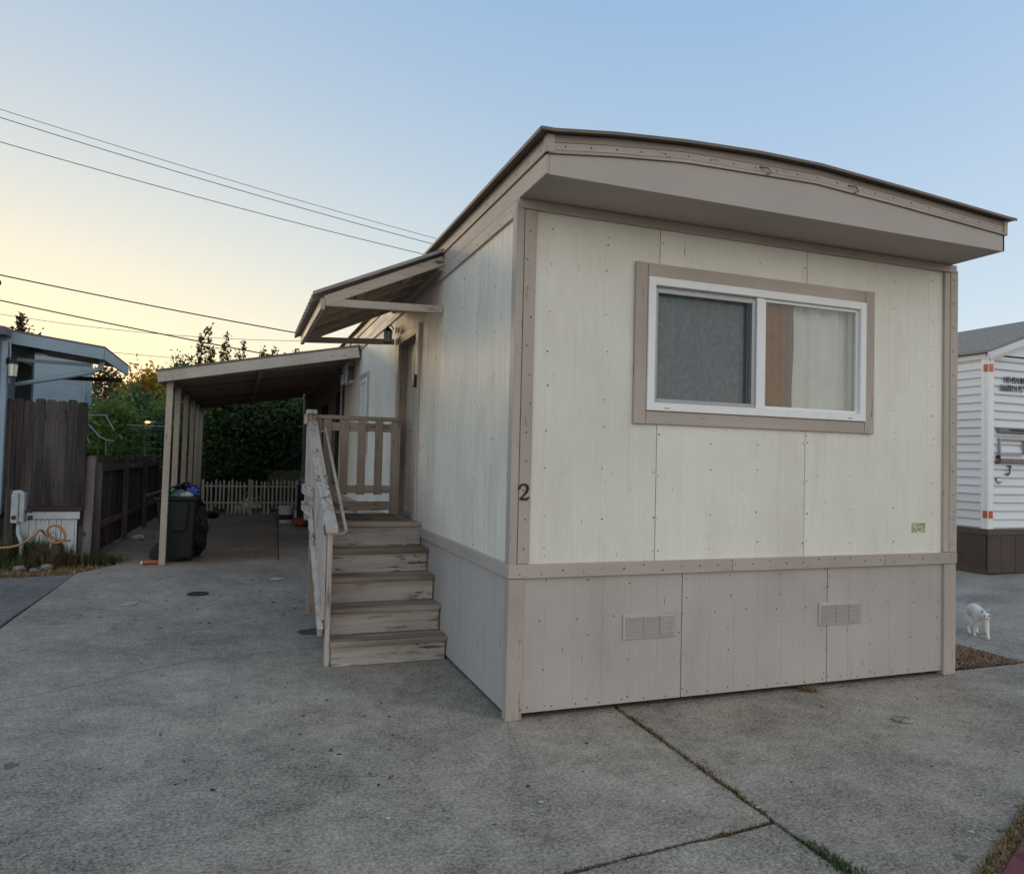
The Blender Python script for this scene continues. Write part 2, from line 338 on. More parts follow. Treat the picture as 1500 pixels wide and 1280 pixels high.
# ------------------------------------------------------------------ ground
def sheet(name, pts, top, th, mat, sub=0):
    return MB().prism(pts, top-th, top, 'z').build(name, mat, kind='structure', loc=(0, 0, 0))
N = 60; gv = []; gf = []
xs = sorted(set([-400, -150, -60, -30] + [-16+.5*i for i in range(60)] + [20, 40, 90, 200, 400])); ys = sorted(set([-400, -120, -40, -15] + [-10+.5*i for i in range(70)] + [30, 45, 80, 160, 400]))
for y in ys:
    for x in xs: gv.append((x, y, -.045+(random.uniform(-.015, .02) if abs(x) < 18 and -10 < y < 25 else 0)))
nx = len(xs)
for j in range(len(ys)-1):
    for i in range(nx-1): gf.append((j*nx+i, j*nx+i+1, (j+1)*nx+i+1, (j+1)*nx+i))
MB().add(gv, gf).build('ground', 'dirt', kind='structure', smooth=True)

def jag(a, b, n, amp):
    out = []
    for i in range(n+1):
        t_ = i/n; out.append((a[0]+(b[0]-a[0])*t_+(random.uniform(-amp, amp) if 0 < i < n else 0), a[1]+(b[1]-a[1])*t_+(random.uniform(-amp, amp) if 0 < i < n else 0)))
    return out
crack = jag((-3.53, .95), (-2.95, 1.20), 6, .012)[:-1]+jag((-2.95, 1.20), (-2.32, 1.60), 9, .02)[:-1]+jag((-2.32, 1.60), (-1.84, 1.91), 8, .02)[:-1]+jag((-1.84, 1.91), (-.85, 2.06), 12, .016)[:-1]+[(-.85, 2.06), (.3, 2.15)]
g = .010
north = [(x-.0, y+g) for x, y in crack]+[(.3, 7.5), (-.52, 7.45), (-3.16, 7.27), (-3.51, 6.56)]
south = [(x, y-g) for x, y in reversed(crack)]+[(-3.56, -1.69)]+[(x, y) for x, y in jag((-3.5, -1.69), (-.35, -1.625), 14, .004)]+jag((-.35, -1.625), (.705, -1.535), 14, .007)[1:]+jag((.712, -1.5), (.758, .2), 22, .006)+[(.76, 2.1)]
south = south[:len(crack)]+[(-3.54, -1.69)]+south[len(crack)+2:]
sheet('driveway_slab_back', north, 0, .09, 'concrete'); sheet('driveway_slab_front', south, 0, .09, 'concrete')
sheet('driveway_slab_near', [(-3.54, -9), (.708, -9), (.708, -1.56)]+[(x, y-.020) for x, y in jag((.66, -1.54), (-.35, -1.625), 10, .008)]+[(-3.54, -1.71)], -.002, .09, 'concrete2')
sheet('driveway_slab_right', [(.745, -2.38)]+[(.76, -1.5), (.79, .2), (.79, .6), (3.6, .6), (3.74, .055), (4.62, .07), (12.5, .09), (12.5, 2.6), (11.0, 2.2)] and
      [(.745, -2.347)]+jag((.738, -2.3), (.735, -1.5), 10, .006)+jag((.738, -1.47), (.785, .2), 22, .006)+[(3.70, .2), (3.74, .05), (4.64, .065), (14, .10), (14, 3.556)], -.001, .09, 'concrete2')
sheet('neighbour_slab', [(4.66, .085), (14, .125), (14, 3.2), (9.0, 2.9), (4.66, 2.75)], .002, .09, 'concrete3')
sheet('neighbour_driveway', [(4.66, 2.765), (9.0, 2.915), (14, 3.215), (22, 3.4), (22, 22), (4.66, 22)], .0, .09, 'concrete3')
sheet('side_slab', [(-12, -9), (-3.57, -9), (-3.57, 4.0), (-3.53, 6.53), (-4.3, 6.42), (-7, 6.1), (-12, 5.7)], -.012, .08, 'asphalt')
sheet('carport_floor', [(-3.2, 7.33), (-.53, 7.50), (-.99, 7.53), (-.72, 13.7), (.1, 16.2), (-3.3, 16.2)] and [(-3.15, 7.32), (-1.0, 7.49), (-.74, 13.72), (-.74, 16.2), (-3.4, 16.2), (-3.5, 8.6)], -.014, .06, 'carfloor')
sheet('carport_pad', [(-.985, 7.49), (.3, 7.56), (.3, 13.8), (-.72, 13.72)], -.004, .06, 'pad')
# red painted kerb at lower right, running away to the upper right
d_ = Vector((.9118, .4106, 0)).normalized(); nrm = Vector((d_.y, -d_.x, 0)); A = Vector((1.294, -2.167, 0)); 
ka = A-d_*1.2; kb = A+d_*9
MB().beam(ka+nrm*.080+Vector((0, 0, -.042)), kb+nrm*.080+Vector((0, 0, -.042)), .15, .12).build('kerb', 'curb', kind='structure', bev=.012)
sheet('road', [tuple((ka+nrm*.16)[:2]), tuple((ka+nrm*6)[:2]), tuple((kb+nrm*6)[:2]), tuple((kb+nrm*.16)[:2])], -.03, .05, 'asphalt')

cf = [(x, y+.012) for x, y in crack]+[(x, y-.012) for x, y in reversed(crack)]
MB().prism(cf, -.05, -.022, 'z').build('crack_fill', 'black', kind='structure')
def lid(name, x, y, r, mat, label):
    tag(MB().lathe((x, y, .003), [(r*.2, 0), (r, 0), (r, .008), (r*.82, .010), (r*.8, .005), (.01, .005)], 24).build(name, mat, loc=(x, y, .003), smooth=False), label, 'drain cover')
lid('cleanout_cover', -2.635, 4.30, .095, 'lid', 'pale round cleanout cover set in the driveway nearest the left edge')
lid('cleanout_cover', -1.985, 4.74, .115, 'debris', 'dark round drain cover in the driveway behind the pale cover')
lid('cleanout_cover', 2.424, -.706, .06, 'concrete3', 'small worn grey cover in the slab in front of the big window')
def blob(name, x, y, rx, ry, mat, label, cat, z=.003, th=.003):
    pts = [(x+rx*math.cos(a)*random.uniform(.85, 1.1), y+ry*math.sin(a)*random.uniform(.85, 1.1)) for a in np.linspace(0, 2*PI, 22, endpoint=False)]
    return tag(MB().prism(pts, z, z+th, 'z').build(name, mat, loc=(x, y, z)), label, cat)
blob('damp_patch', -.90, 2.62, .16, .12, 'stain', 'dark damp patch on the concrete beside the step rail', 'stain', .001, .002)
blob('flattened_paper', -1.10, 5.62, .085, .06, 'paper', 'pale flattened scrap of paper on the concrete near the carport pad', 'litter')

def blades(name, pts, n, h, spread, flat, mat, label=None, cat=None, wd=.004, kind='stuff', z=0., ymin=-99, xmin=-99, xmax=99):
    pts = [Vector(p) for p in pts]; V = []; F = []
    seg = [(pts[i+1]-pts[i]).length for i in range(len(pts)-1)]; tot = sum(seg)
    for k in range(n):
        t_ = random.random()*tot; i = 0
        while t_ > seg[i] and i < len(seg)-1: t_ -= seg[i]; i += 1
        p = pts[i].lerp(pts[i+1], t_/max(seg[i], 1e-6)); p = p+Vector((random.gauss(0, spread), random.gauss(0, spread), z))
        if p.y < ymin or p.x < xmin or p.x > xmax: continue
        a = random.uniform(0, 2*PI); el = random.uniform(.05, .35) if random.random() < flat else random.uniform(.6, 1.5)
        L = h*random.uniform(.4, 1.2); d = Vector((math.cos(a)*math.cos(el), math.sin(a)*math.cos(el), math.sin(el)))
        s_ = Vector((-math.sin(a), math.cos(a), 0))*wd*random.uniform(.6, 1.3); b = len(V); q = p+d*L*.55; e_ = p+d*L+Vector((0, 0, -L*.25*random.random()))
        V += [p-s_, p+s_, q+s_*.8, q-s_*.8, e_+s_*.1, e_-s_*.1]; F += [(b, b+1, b+2, b+3), (b+3, b+2, b+4, b+5)]
    o = rawmesh(name, np.array([tuple(v) for v in V]), np.array(F), mat, kind=kind)
    if label: tag(o, label, cat)
    return o
blades('dry_weeds', [(.77, .0, -.010), (.748, -.7, -.010), (.726, -1.5, -.010)], 3000, .034, .011, .75, 'deadweed', 'dry brown weeds in the slab joint running from the house', 'weeds')
blades('dry_weeds', [(.70, -1.548, -.010), (-.35, -1.636, -.010), (-1.2, -1.68, -.010)], 3000, .024, .007, .8, 'deadweed', 'dry weeds in the slab joint crossing the foreground', 'weeds')
blades('green_weeds', [(.72, -1.68, -.03), (.735, -1.85, -.02), (.73, -2.1, -.02)], 3000, .045, .022, .6, 'grass', 'green weeds growing in the slab joint at the bottom edge', 'weeds')
c0 = A-d_*.5-nrm*.025; c1 = A+d_*2.6-nrm*.025
blades('kerb_straw', [tuple(c0+Vector((0, 0, 0))), tuple(c1)], 7000, .035, .015, .8, 'straw', 'dry straw and weeds lying along the red kerb', 'weeds')
blades('kerb_weeds', [tuple(c0), tuple(c1)], 900, .035, .018, .6, 'grass', 'sparse green weeds among the straw along the red kerb', 'weeds')
tag(MB().prism([(3.74, .06), (4.64, .08), (4.64, 9), (3.74, 9)], -.03, -.012, 'z').build('mulch_bed', 'dirt', kind='structure'), 'bare brown mulch strip beside the house', 'soil') if False else MB().prism([(3.74, .058), (4.655, .078), (4.655, 9), (3.74, 9)], -.04, -.007, 'z').build('soil_strip', 'dirt', kind='structure')
blades('brown_straw', [(4.15, .12, -.004), (4.2, .5, -.004), (4.2, 1.6, -.004)], 24000, .07, .25, .97, 'redstraw', 'brown straw litter in the strip beside the right corner of the house', 'straw', .007, ymin=.09, xmin=3.76, xmax=4.64)
blades('rusty_weeds', [(2.25, -.025, 0), (2.35, -.02, 0)], 260, .05, .03, .7, 'straw', 'rust brown weeds at the foot of the skirting', 'weeds')
blades('green_grass', [(-4.3, 7.3, -.03), (-3.9, 7.75, -.03), (-3.25, 7.7, -.03)], 5200, .16, .10, .35, 'grass', 'green grass tufts at the foot of the white planks', 'grass', .005)
blades('dry_grass', [(-6, 6.35, -.03), (-4.3, 6.65, -.03), (-3.4, 7.15, -.03)], 6000, .08, .16, .7, 'straw', 'dry trampled grass along the edge of the driveway', 'grass', .005)
blades('dry_brush', [(-4.15, 7.45, -.03), (-3.8, 7.5, -.03)], 1300, .34, .10, .25, 'deadweed', 'tangle of dry brush round the stump under the hose', 'brush', .005)
blades('weed_stems', [(-4.6, 7.75, -.03), (-4.2, 7.8, -.03)], 1100, .42, .10, .05, 'grass', 'tall weed stems beside the meter box', 'weeds', .008)
V = []; F = []
def bits(n, x0, x1, y0, y1, smin, smax):
    for k in range(n):
        x, y = random.uniform(x0, x1), random.uniform(y0, y1)
        if x > -.02 and y > -.0 and x < 3.8: continue
        s_ = random.uniform(smin, smax); a = random.uniform(0, PI); b = len(V); c_, n_ = math.cos(a), math.sin(a); e = random.uniform(.3, .8)
        for i, j in ((1, 0), (.2, e), (-1, .1), (-.1, -e)): V.append((x+s_*(i*c_-j*n_), y+s_*(i*n_+j*c_), .002+random.random()*.004))
        V.append((x, y, .006)); F.extend([(b, b+1, b+4), (b+1, b+2, b+4), (b+2, b+3, b+4), (b+3, b, b+4)])
bits(190, -3.4, 5, -3, 7, .005, .016); bits(60, .9, 3.5, -2, 0, .004, .012); bits(90, -3.3, -.9, 3, 7.3, .010, .030); bits(25, -2.0, -.6, -.6, 1.2, .008, .020)
rawmesh('leaf_litter', np.array(V), np.array(F), 'debris', kind='stuff')
tag(bpy.data.objects['leaf_litter'], 'small dark bits of leaf litter scattered over the driveway', 'litter')
V = []; F = []; bits(26, -2, 4, -2, .0, .006, .016); bits(10, -3.3, -1, 0, 6, .006, .016)
rawmesh('paper_scraps', np.array(V), np.array(F), 'paper', kind='stuff'); tag(bpy.data.objects['paper_scraps'], 'tiny pale scraps scattered over the driveway', 'litter')

blades('wall_foot_weeds', [(.05, -.03, 0), (3.6, -.03, 0)], 500, .012, .010, .95, 'deadweed', 'crumbs of dead weed along the foot of the skirting', 'weeds', .003)

# ------------------------------------------------------------------ the beige mobile home
W = 3.722; ZB = .953; ZT = 3.20; LEN = 17.0
H = thing('mobile_home', (0, 0, 0), 'long beige mobile home with taupe trim, grey skirting and a large white sliding window', 'mobile home')
WIN = (.918, 2.79, 1.946, 2.84)
def xz_panel(name, x0, x1, z0, z1, groove, hole, mat, y=0., gd=.0022, gw=.007, off=0.):
    br = [(x0, 0)]; x = math.ceil((x0-off+.02)/groove)*groove+off
    cuts = []
    while x < x1-.02: cuts.append((x-gw/2, x+gw/2)); x += groove
    edges = [x0]; dep = {}
    cols = []; cur = x0
    for a, b in cuts: cols.append((cur, a, 0, 0)); cols.append((a, (a+b)/2, 0, gd)); cols.append(((a+b)/2, b, gd, 0)); cur = b
    cols.append((cur, x1, 0, 0)); mb = MB()
    def q(a, b, ya, yb, c, d): mb.add([(a, y+ya, c), (b, y+yb, c), (b, y+yb, d), (a, y+ya, d)], [(0, 1, 2, 3)])
    for a, b, ya, yb in cols:
        if hole:
            sub = [a]+[h for h in (hole[0], hole[1]) if a < h < b]+[b]
            for s0, s1 in zip(sub, sub[1:]):
                fy = lambda t: ya+(yb-ya)*(t-a)/(b-a)
                mid = (s0+s1)/2
                if hole[0] < mid < hole[1]:
                    if hole[2] > z0: q(s0, s1, fy(s0), fy(s1), z0, hole[2])
                    if hole[3] < z1: q(s0, s1, fy(s0), fy(s1), hole[3], z1)
                else: q(s0, s1, fy(s0), fy(s1), z0, z1)
        else: q(a, b, ya, yb, z0, z1)
    # thickness round the outside
    for xe, fo in ((x0, (0, 1, 2, 3)), (x1, (3, 2, 1, 0))):
        zr = [(z0, z1)]
        if hole and hole[0] < xe < hole[1]: zr = [q_ for q_ in ((z0, hole[2]), (hole[3], z1)) if q_[1] > q_[0]]
        for c, d in zr: mb.add([(xe, y, c), (xe, y, d), (xe, y+.014, d), (xe, y+.014, c)], [fo])
    mb.add([(x0, y, z0), (x1, y, z0), (x1, y+.014, z0), (x0, y+.014, z0)], [(3, 2, 1, 0)])
    return mb
def put(mb, name, mat, root, label=None):       # build without bevel, keep hand-made normals
    o0 = Vector(root['_o']); me = bpy.data.meshes.new(name); me.from_pydata([tuple(Vector(v)-o0) for v in mb.v], [], mb.f)
    bm = bmesh.new(); bm.from_mesh(me); bmesh.ops.remove_doubles(bm, verts=bm.verts, dist=.0004); bm.to_mesh(me); bm.free()
    me.materials.append(MT[mat]); o = bpy.data.objects.new(name, me); C.objects.link(o); o.parent = root; o['_o'] = tuple(o0)
    if label: o['label'] = label
    return o
def rot_left(mb, x=0.):            # turn an xz panel (x along the wall) to the left wall: x->y, y->-x
    r = MB(); r.v = [(x+v[1], v[0], v[2]) for v in mb.v]; r.f = [tuple(reversed(q)) for q in mb.f]; return r
for a, b in ((.055, 1.014), (1.020, 2.252), (2.258, 3.66)):
    if WIN[0] < a and b < WIN[1]:
        for c, d in ((ZB-.01, WIN[2]), (WIN[3], ZT)): put(xz_panel('siding_panel', a, b, c, d, .2032, None, 'cream', off=.2), 'siding_panel', 'cream', H)
    else: put(xz_panel('siding_panel', a, b, ZB-.01, ZT, .2032, WIN, 'cream', off=.2), 'siding_panel', 'cream', H)
for a, b in ((.055, 1.233), (1.240, 2.472), (2.479, 3.66)):
    put(xz_panel('skirting_panel', a, b, .035, .885, .2032, None, 'skirt', off=.03), 'skirting_panel', 'skirt', H)
DY0, DY1, DZ0, DZ1 = 2.74, 3.56, 1.03, 2.80
ly = [.045, .80, 2.02, 3.24, 4.46, 5.68, 6.90, 8.12]
for a, b in zip(ly, ly[1:]):
    hole = (DY0, DY1, DZ0-.06, DZ1) if b > DY0 and a < DY1 else (5.71, 6.26, 1.72, 2.66) if b > 5.71 and a < 6.26 else None
    put(rot_left(xz_panel('p', a+.003, b-.003, ZB-.01, 3.20, .1016, hole, 'cream_old', gd=.004, gw=.008)), 'siding_panel', 'cream_old', H)
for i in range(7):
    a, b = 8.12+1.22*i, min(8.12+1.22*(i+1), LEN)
    put(rot_left(xz_panel('p', a+.003, b-.003, ZB-.01, 3.20, .1016, None, 'carwall_shade')), 'siding_panel', 'carwall_shade', H, 'siding panel coloured brown to stand in for the carport shade')
a = .045
while a < LEN-.1:
    b = min(a+1.22, LEN); put(rot_left(xz_panel('p', a+.003, b-.003, .03, .885, .2032, None, 'skirt')), 'skirting_panel', 'skirt', H); a = b
MB().box(W-.03, W, .05, LEN, .02, ZT).build('end_wall', 'cream', H)
MB().box(.02, W, LEN, LEN+.03, .02, ZT).build('end_wall', 'cream', H)
# interior lining
rm = MB(); x0, x1, y0, y1, z0, z1 = .2, 3.5, .10, 2.5, 1.0, 3.1
rm.add([(x0,y1,z0),(x1,y1,z0),(x1,y1,z1),(x0,y1,z1)], [(0,1,2,3)]); rm.add([(x0,y0,z0),(x0,y1,z0),(x0,y1,z1),(x0,y0,z1)], [(0,1,2,3)])
rm.add([(x1,y0,z0),(x1,y1,z0),(x1,y1,z1),(x1,y0,z1)], [(0,1,2,3)]); rm.add([(x0,y0,z0),(x1,y0,z0),(x1,y1,z0),(x0,y1,z0)], [(0,1,2,3)]); rm.add([(x0,y0,z1),(x1,y0,z1),(x1,y1,z1),(x0,y1,z1)], [(0,1,2,3)])
wx0, wx1, wz0, wz1 = WIN
for a, b, c, d in ((x0, wx0, z0, z1), (wx1, x1, z0, z1), (wx0, wx1, z0, wz0), (wx0, wx1, wz1, z1)): rm.add([(a, y0, c), (b, y0, c), (b, y0, d), (a, y0, d)], [(0, 1, 2, 3)])
put(rm, 'room_lining', 'room', H)
# trims, front
MB().box(-.022, .030, -.022, .052, ZB, 3.215).build('corner_trim', 'taupe_z', H, bev=.003)
MB().box(.034, .112, -.024, .0, ZB+.002, 3.165).build('corner_trim', 'taupe_z', H, bev=.003)
MB().box(3.604, 3.66, -.022, .0, ZB+.002, 3.165).build('corner_trim', 'taupe_z', H, bev=.003)
MB().box(3.663, W+.022, -.024, .09, ZB+.002, 3.19).build('corner_trim', 'taupe_z', H, bev=.003)
MB().box(-.020, .085, -.022, .05, .0, .862).build('corner_trim', 'taupe_z', H, bev=.004)
MB().box(3.615, W+.02, -.022, .09, .0, .862).build('corner_trim', 'taupe_z', H, bev=.004)
for a, b in ((-.024, 1.62), (1.623, 3.0), (3.003, W+.024)): MB().box(a, b, -.027, .0, .866, ZB).build('belt_trim', 'taupe_x', H, bev=.003)
for a, b in ((.0, 2.44), (2.443, 4.88), (4.883, 7.3), (7.303, 12), (12.003, LEN)): MB().box(-.025, .0, a+.003, b, .866, ZB).build('belt_trim', 'taupe_y', H, bev=.003)
MB().box(.0, W, -.030, .0, 3.168, 3.228).build('top_trim', 'taupe_x', H, bev=.003)
# roof, fascia, soffit
XR = 3.665
def arc(x, z0, rise): return z0+rise*(1-((x-XR/2)/(XR/2))**2)
nseg = 48; xsR = [XR*i/nseg for i in range(nseg+1)]
FY = -.455
MB().box(0.005, XR, FY+.004, .0, 3.229, 3.236).build('soffit', 'soffit', H)
def strip(y, th, zlo, zhi, name, mat, x0=0., x1=XR, bev=.0):
    X_ = [x0+(x1-x0)*i/nseg for i in range(nseg+1)]; pts = [(x, zlo(x)) for x in X_]+[(x, zhi(x)) for x in reversed(X_)]
    return MB().prism(pts, y, y+th, 'y').build(name, mat, H)
def pw(x, P_):
    for (a, b), (c, d) in zip(P_, P_[1:]):
        if x <= c: return b+(d-b)*(max(x, a)-a)/(c-a)
    return P_[-1][1]
cre = lambda x: pw(x, [(0, 3.338), (.42, 3.388), (.9, 3.432), (1.9, 3.455), (2.6, 3.414), (3.675, 3.340)])
rz = lambda x: pw(x, [(0, 3.456), (.42, 3.507), (.9, 3.545), (1.4, 3.566), (1.9, 3.566), (2.7, 3.518), (3.675, 3.452)])
roofz = lambda x: rz(x)
strip(FY, .02, lambda x: 3.226, cre, 'fascia', 'fascia', .006, XR)
strip(FY-.014, .03, lambda x: cre(x)+.004, lambda x: cre(x)+.020, 'fascia_moulding', 'taupe_x', -.0, XR+.01)
strip(FY-.008, .03, lambda x: cre(x)+.025, lambda x: cre(x)+.066, 'fascia_moulding', 'taupe_x', .0, XR+.01)
strip(FY-.002, .03, lambda x: cre(x)+.072, lambda x: roofz(x)-.004, 'fascia_moulding', 'taupe_x', .0, XR+.01)
MB().box(-.022, .03, FY-.02, FY+.03, 3.346, 3.452).build('corner_trim', 'taupe_z', H, bev=.003)
MB().box(XR-.02, XR+.016, FY-.018, FY+.03, 3.342, 3.448).build('corner_trim', 'taupe_z', H, bev=.003)
# roof skin: arched sheet with drip edge; overhang
X_ = [-.070+(XR+.125)*i/nseg for i in range(nseg+1)]
pts = [(x, rz(x)) for x in X_]+[(x, rz(x)+.012) for x in reversed(X_)]
MB().prism(pts, FY-.058, LEN+.1, 'y').build('roof', 'roofedge', H)
MB().prism([(x, rz(x)+.0125) for x in X_[1:-1]]+[(x, rz(x)+.018) for x in reversed(X_[1:-1])], FY-.02, LEN+.05, 'y').build('roof_coating', 'rooftop', H)
MB().prism([(x, rz(x)-.008) for x in X_]+[(x, rz(x)-.001) for x in reversed(X_)], FY-.062, FY-.052, 'y').build('drip_edge', 'roofedge', H)
# side eaves, left and right
for a, b in ((FY, 4.4), (4.403, 9), (9.003, LEN)):
    MB().box(-.012, .01, a, b, 3.228, 3.340).build('fascia', 'taupe_y', H, bev=.002)
    MB().box(-.024, -.002, a-.01, b, 3.346, 3.364).build('fascia_moulding', 'taupe_y', H, bev=.002)
    MB().box(-.017, .01, a, b, 3.367, 3.412).build('fascia_moulding', 'taupe_y', H, bev=.002)
    MB().box(-.012, .01, a, b, 3.415, 3.455).build('fascia_moulding', 'taupe_y', H, bev=.002)
    MB().box(-.020, .0, max(a, 0), b, 3.128, 3.176).build('eave_trim', 'taupe_y', H, bev=.002)
    MB().box(-.014, .0, max(a, -.03), b, 3.178, 3.226).build('eave_trim', 'taupe_y', H, bev=.002)
    MB().box(-.074, -.066, a-.05, b, 3.444, 3.466).build('drip_edge', 'roofedge', H)
    MB().box(XR-.012, XR+.004, a, b, 3.228, 3.45).build('fascia', 'taupe_y', H)
# nails
nm = MB()
def nail(x, y, z, ax, r=.0052):
    if ax == 'y': nm.lathe((x, y, z), [(r, -.0015), (r, .0015)], 6, 'y')
    else: nm.lathe((x, y, z), [(r, -.0015), (r, .0015)], 6, 'x')
for x in (.22, .62, 1.0, 1.035, 1.45, 1.84, 2.24, 2.275, 2.68, 3.10, 3.50):
    for k in range(9):
        z = 1.02+.255*k+random.uniform(-.05, .05)
        if WIN[0]-.12 < x < WIN[1]+.12 and WIN[2]-.11 < z < WIN[3]+.11: continue
        if random.random() < .8 and z < 3.1: nail(x+random.uniform(-.008, .008), -.0005, z, 'y', random.uniform(.003, .006))
        if random.random() < .15: nail(x+random.uniform(-.02, .02), -.0005, z+.05, 'y', .004)
for x in (.24, .52, .84, 1.22, 1.26, 1.62, 2.04, 2.46, 2.50, 2.9, 3.3, 3.57):
    for z in (.08, .30, .47, .70, .83):
        if random.random() < .75: nail(x+random.uniform(-.015, .015), -.0005, z+random.uniform(-.03, .03), 'y', random.uniform(.003, .006))
for k in range(14): nail(.2+.26*k, -.0005, .60-.002*k+random.uniform(-.01, .01), 'y', .005)
for k in range(22): nail(.13+.165*k, -.0005, .05+random.uniform(0, .02), 'y', .005)
for k in range(26): nail(.05+.145*k, -.0285, .912+random.choice([-.02, .02, 0]), 'y', random.uniform(.003, .006))
for k in range(22): nail(.1+.165*k, FY-.0085, cre(.1+.165*k)+.045, 'y', .005)
for k in range(60): nail(-.0175, FY+.08+.2*k, 3.39, 'x', .005)
for k in range(60): nail(-.0205, .05+.25*k, 3.15, 'x', .005)
for k in range(12): nail(.073+random.uniform(-.02, .02), -.0255, 1.05+.18*k, 'y', .005); nail(3.69, -.0255, 1.02+.19*k, 'y', .005)
for y in (.1, .42, .79, .83, 1.2, 1.6, 1.99, 2.04, 2.4, 3.8, 4.4, 5.0, 5.5):
    for k in range(9):
        if random.random() < .75: nail(-.001, y+random.uniform(-.01, .01), 1.03+.24*k+random.uniform(-.06, .06), 'x', random.uniform(.003, .006))
nm.build('nail_heads', 'nail', H, kind='stuff')
# bent hook on the fascia
for hx, hz in ((2.17, 3.475), (1.45, 3.485)):
    MB().tube([(hx, FY-.012, hz+.012), (hx+.05, FY-.03, hz+.004), (hx+.075, FY-.03, hz-.02), (hx+.05, FY-.014, hz-.032)], .0035, 6).build('bent_hook', 'nail', H, label='bent rusty hook on the upper fascia')

# big window
tw = .092
for (a, b, c, d) in ((.826, .826+tw-.002, 1.856, 2.932), (2.792, 2.881, 1.856, 2.932)): MB().box(a, b, -.024, .004, c, d).build('window_trim', 'taupe_z', H, bev=.003)
for (a, b, c, d) in ((.92, 2.79, 2.842, 2.930), (.92, 2.79, 1.858, 1.944)): MB().box(a, b, -.022, .004, c, d).build('window_trim', 'taupe_x', H, bev=.003)
WO = MB()
fw = .055
for (a, b, c, d) in ((wx0+.001, wx0+fw, wz0+.001, wz1-.001), (wx1-fw, wx1-.001, wz0+.001, wz1-.001), (wx0+fw, wx1-fw, wz1-fw, wz1-.001), (wx0+fw, wx1-fw, wz0+.001, wz0+fw)): WO.box(a, b, -.036, .095, c, d)
WF = WO.build('window', 'white', H, bev=.002)
MB().box(1.802, 1.868, -.022, .07, wz0+fw+.001, wz1-fw-.001).build('window_mullion', 'white', WF, bev=.003)
s = MB()      # screen frame on the left half, sash stiles on the right
for (a, b, c, d) in ((.975, .999, 2.002, 2.765), (1.760, 1.784, 2.002, 2.765), (.999, 1.760, 2.737, 2.765), (.999, 1.760, 2.002, 2.030)): s.box(a, b, -.020, -.004, c, d)
s.build('screen_frame', 'alu', WF, bev=.002)
s = MB(); s.add([(.999, -.012, 2.03), (1.76, -.012, 2.03), (1.76, -.012, 2.737), (.999, -.012, 2.737)], [(0, 1, 2, 3)]); put(s, 'insect_screen', 'screen', WF)
s = MB()
for (a, b, c, d) in ((1.87, 1.888, 2.003, 2.784), (2.715, 2.733, 2.003, 2.784), (1.888, 2.715, 2.762, 2.784), (1.888, 2.715, 2.003, 2.021)): s.box(a, b, -.010, .03, c, d)
s.build('sash', 'white', WF, bev=.002)
s = MB()
for (a, b, c, d) in ((.975, .999, 2.003, 2.784), (1.785, 1.80, 2.003, 2.784), (.999, 1.785, 2.766, 2.784), (.999, 1.785, 2.003, 2.024)): s.box(a, b, .012, .05, c, d)
s.build('sash', 'white', WF, bev=.002)
s = MB(); s.add([(.99, .03, 2.01), (1.79, .03, 2.01), (1.79, .03, 2.775), (.99, .03, 2.775)], [(0, 1, 2, 3)]); put(s, 'window_pane', 'glass', WF)
s = MB(); s.add([(1.88, .008, 2.01), (2.725, .008, 2.01), (2.725, .008, 2.775), (1.88, .008, 2.775)], [(0, 1, 2, 3)]); put(s, 'window_pane', 'glass', WF)
s = MB(); s.box(1.05, 1.09, -.038, -.034, 1.963, 1.967).box(2.62, 2.66, -.038, -.034, 1.963, 1.967); s.build('weep_slot', 'rubber', WF)
def drape(x0, x1, y, z0, z1, amp, wav, name, mat, root, edge=0., n=60, ph=0):
    mb = MB(); m_ = 24; vs = []
    for j in range(m_+1):
        z = z0+(z1-z0)*j/m_
        e0 = edge*(math.sin(j*.7+ph)*.5+math.sin(j*1.9)*.3); e1 = edge*(math.sin(j*.9+2+ph)*.6+math.sin(j*2.3)*.3)
        for i in range(n+1):
            t_ = i/n; x = (x0+e0)+(x1+e1-x0-e0)*t_
            vs.append((x, y+amp*math.sin(2*PI*x/wav+.4*math.sin(j*.3))+amp*.4*math.sin(2*PI*x/wav*2.3), z))
    fs = [(j*(n+1)+i, j*(n+1)+i+1, (j+1)*(n+1)+i+1, (j+1)*(n+1)+i) for j in range(m_) for i in range(n)]
    mb.add(vs, fs); o = put(mb, name, mat, root)
    for p in o.data.polygons: p.use_smooth = True
    return o
drape(.93, 1.86, .085, 1.90, 2.88, .010, .16, 'sheer_curtain', 'sheer', WF)
drape(1.87, 1.945, .100, 1.92, 2.86, .004, .1, 'curtain_lining', 'blind', WF, n=8)
drape(1.930, 2.130, .075, 1.92, 2.86, .008, .085, 'curtain', 'curtain', WF, .014)
drape(2.118, 2.225, .083, 1.92, 2.86, .006, .10, 'curtain_lining', 'curtain2', WF, .012, ph=1)
drape(2.19, 2.86, .100, 1.92, 2.86, .014, .19, 'white_curtain', 'blind', WF, n=120)

# vents
for vx, vz in ((.786, .445), (2.393, .450)):
    V_ = MB().box(vx, vx+.405, -.012, .0, vz, vz+.162).build('foundation_vent', 'skirt', H, bev=.003)
    b = MB(); dk = MB()
    for c in range(3):
        xa = vx+.022+.125*c; 
        for k in range(9): b.beam((xa, -.0150, vz+.022+.0148*k), (xa+.111, -.0150, vz+.022+.0148*k), .012, .0085, (0, -.6, 1))
        dk.box(xa, xa+.111, -.0128, -.0121, vz+.014, vz+.148)
    b.build('louvre', 'skirt', V_, kind='stuff'); dk.build('vent_slot', 'fascia', V_)
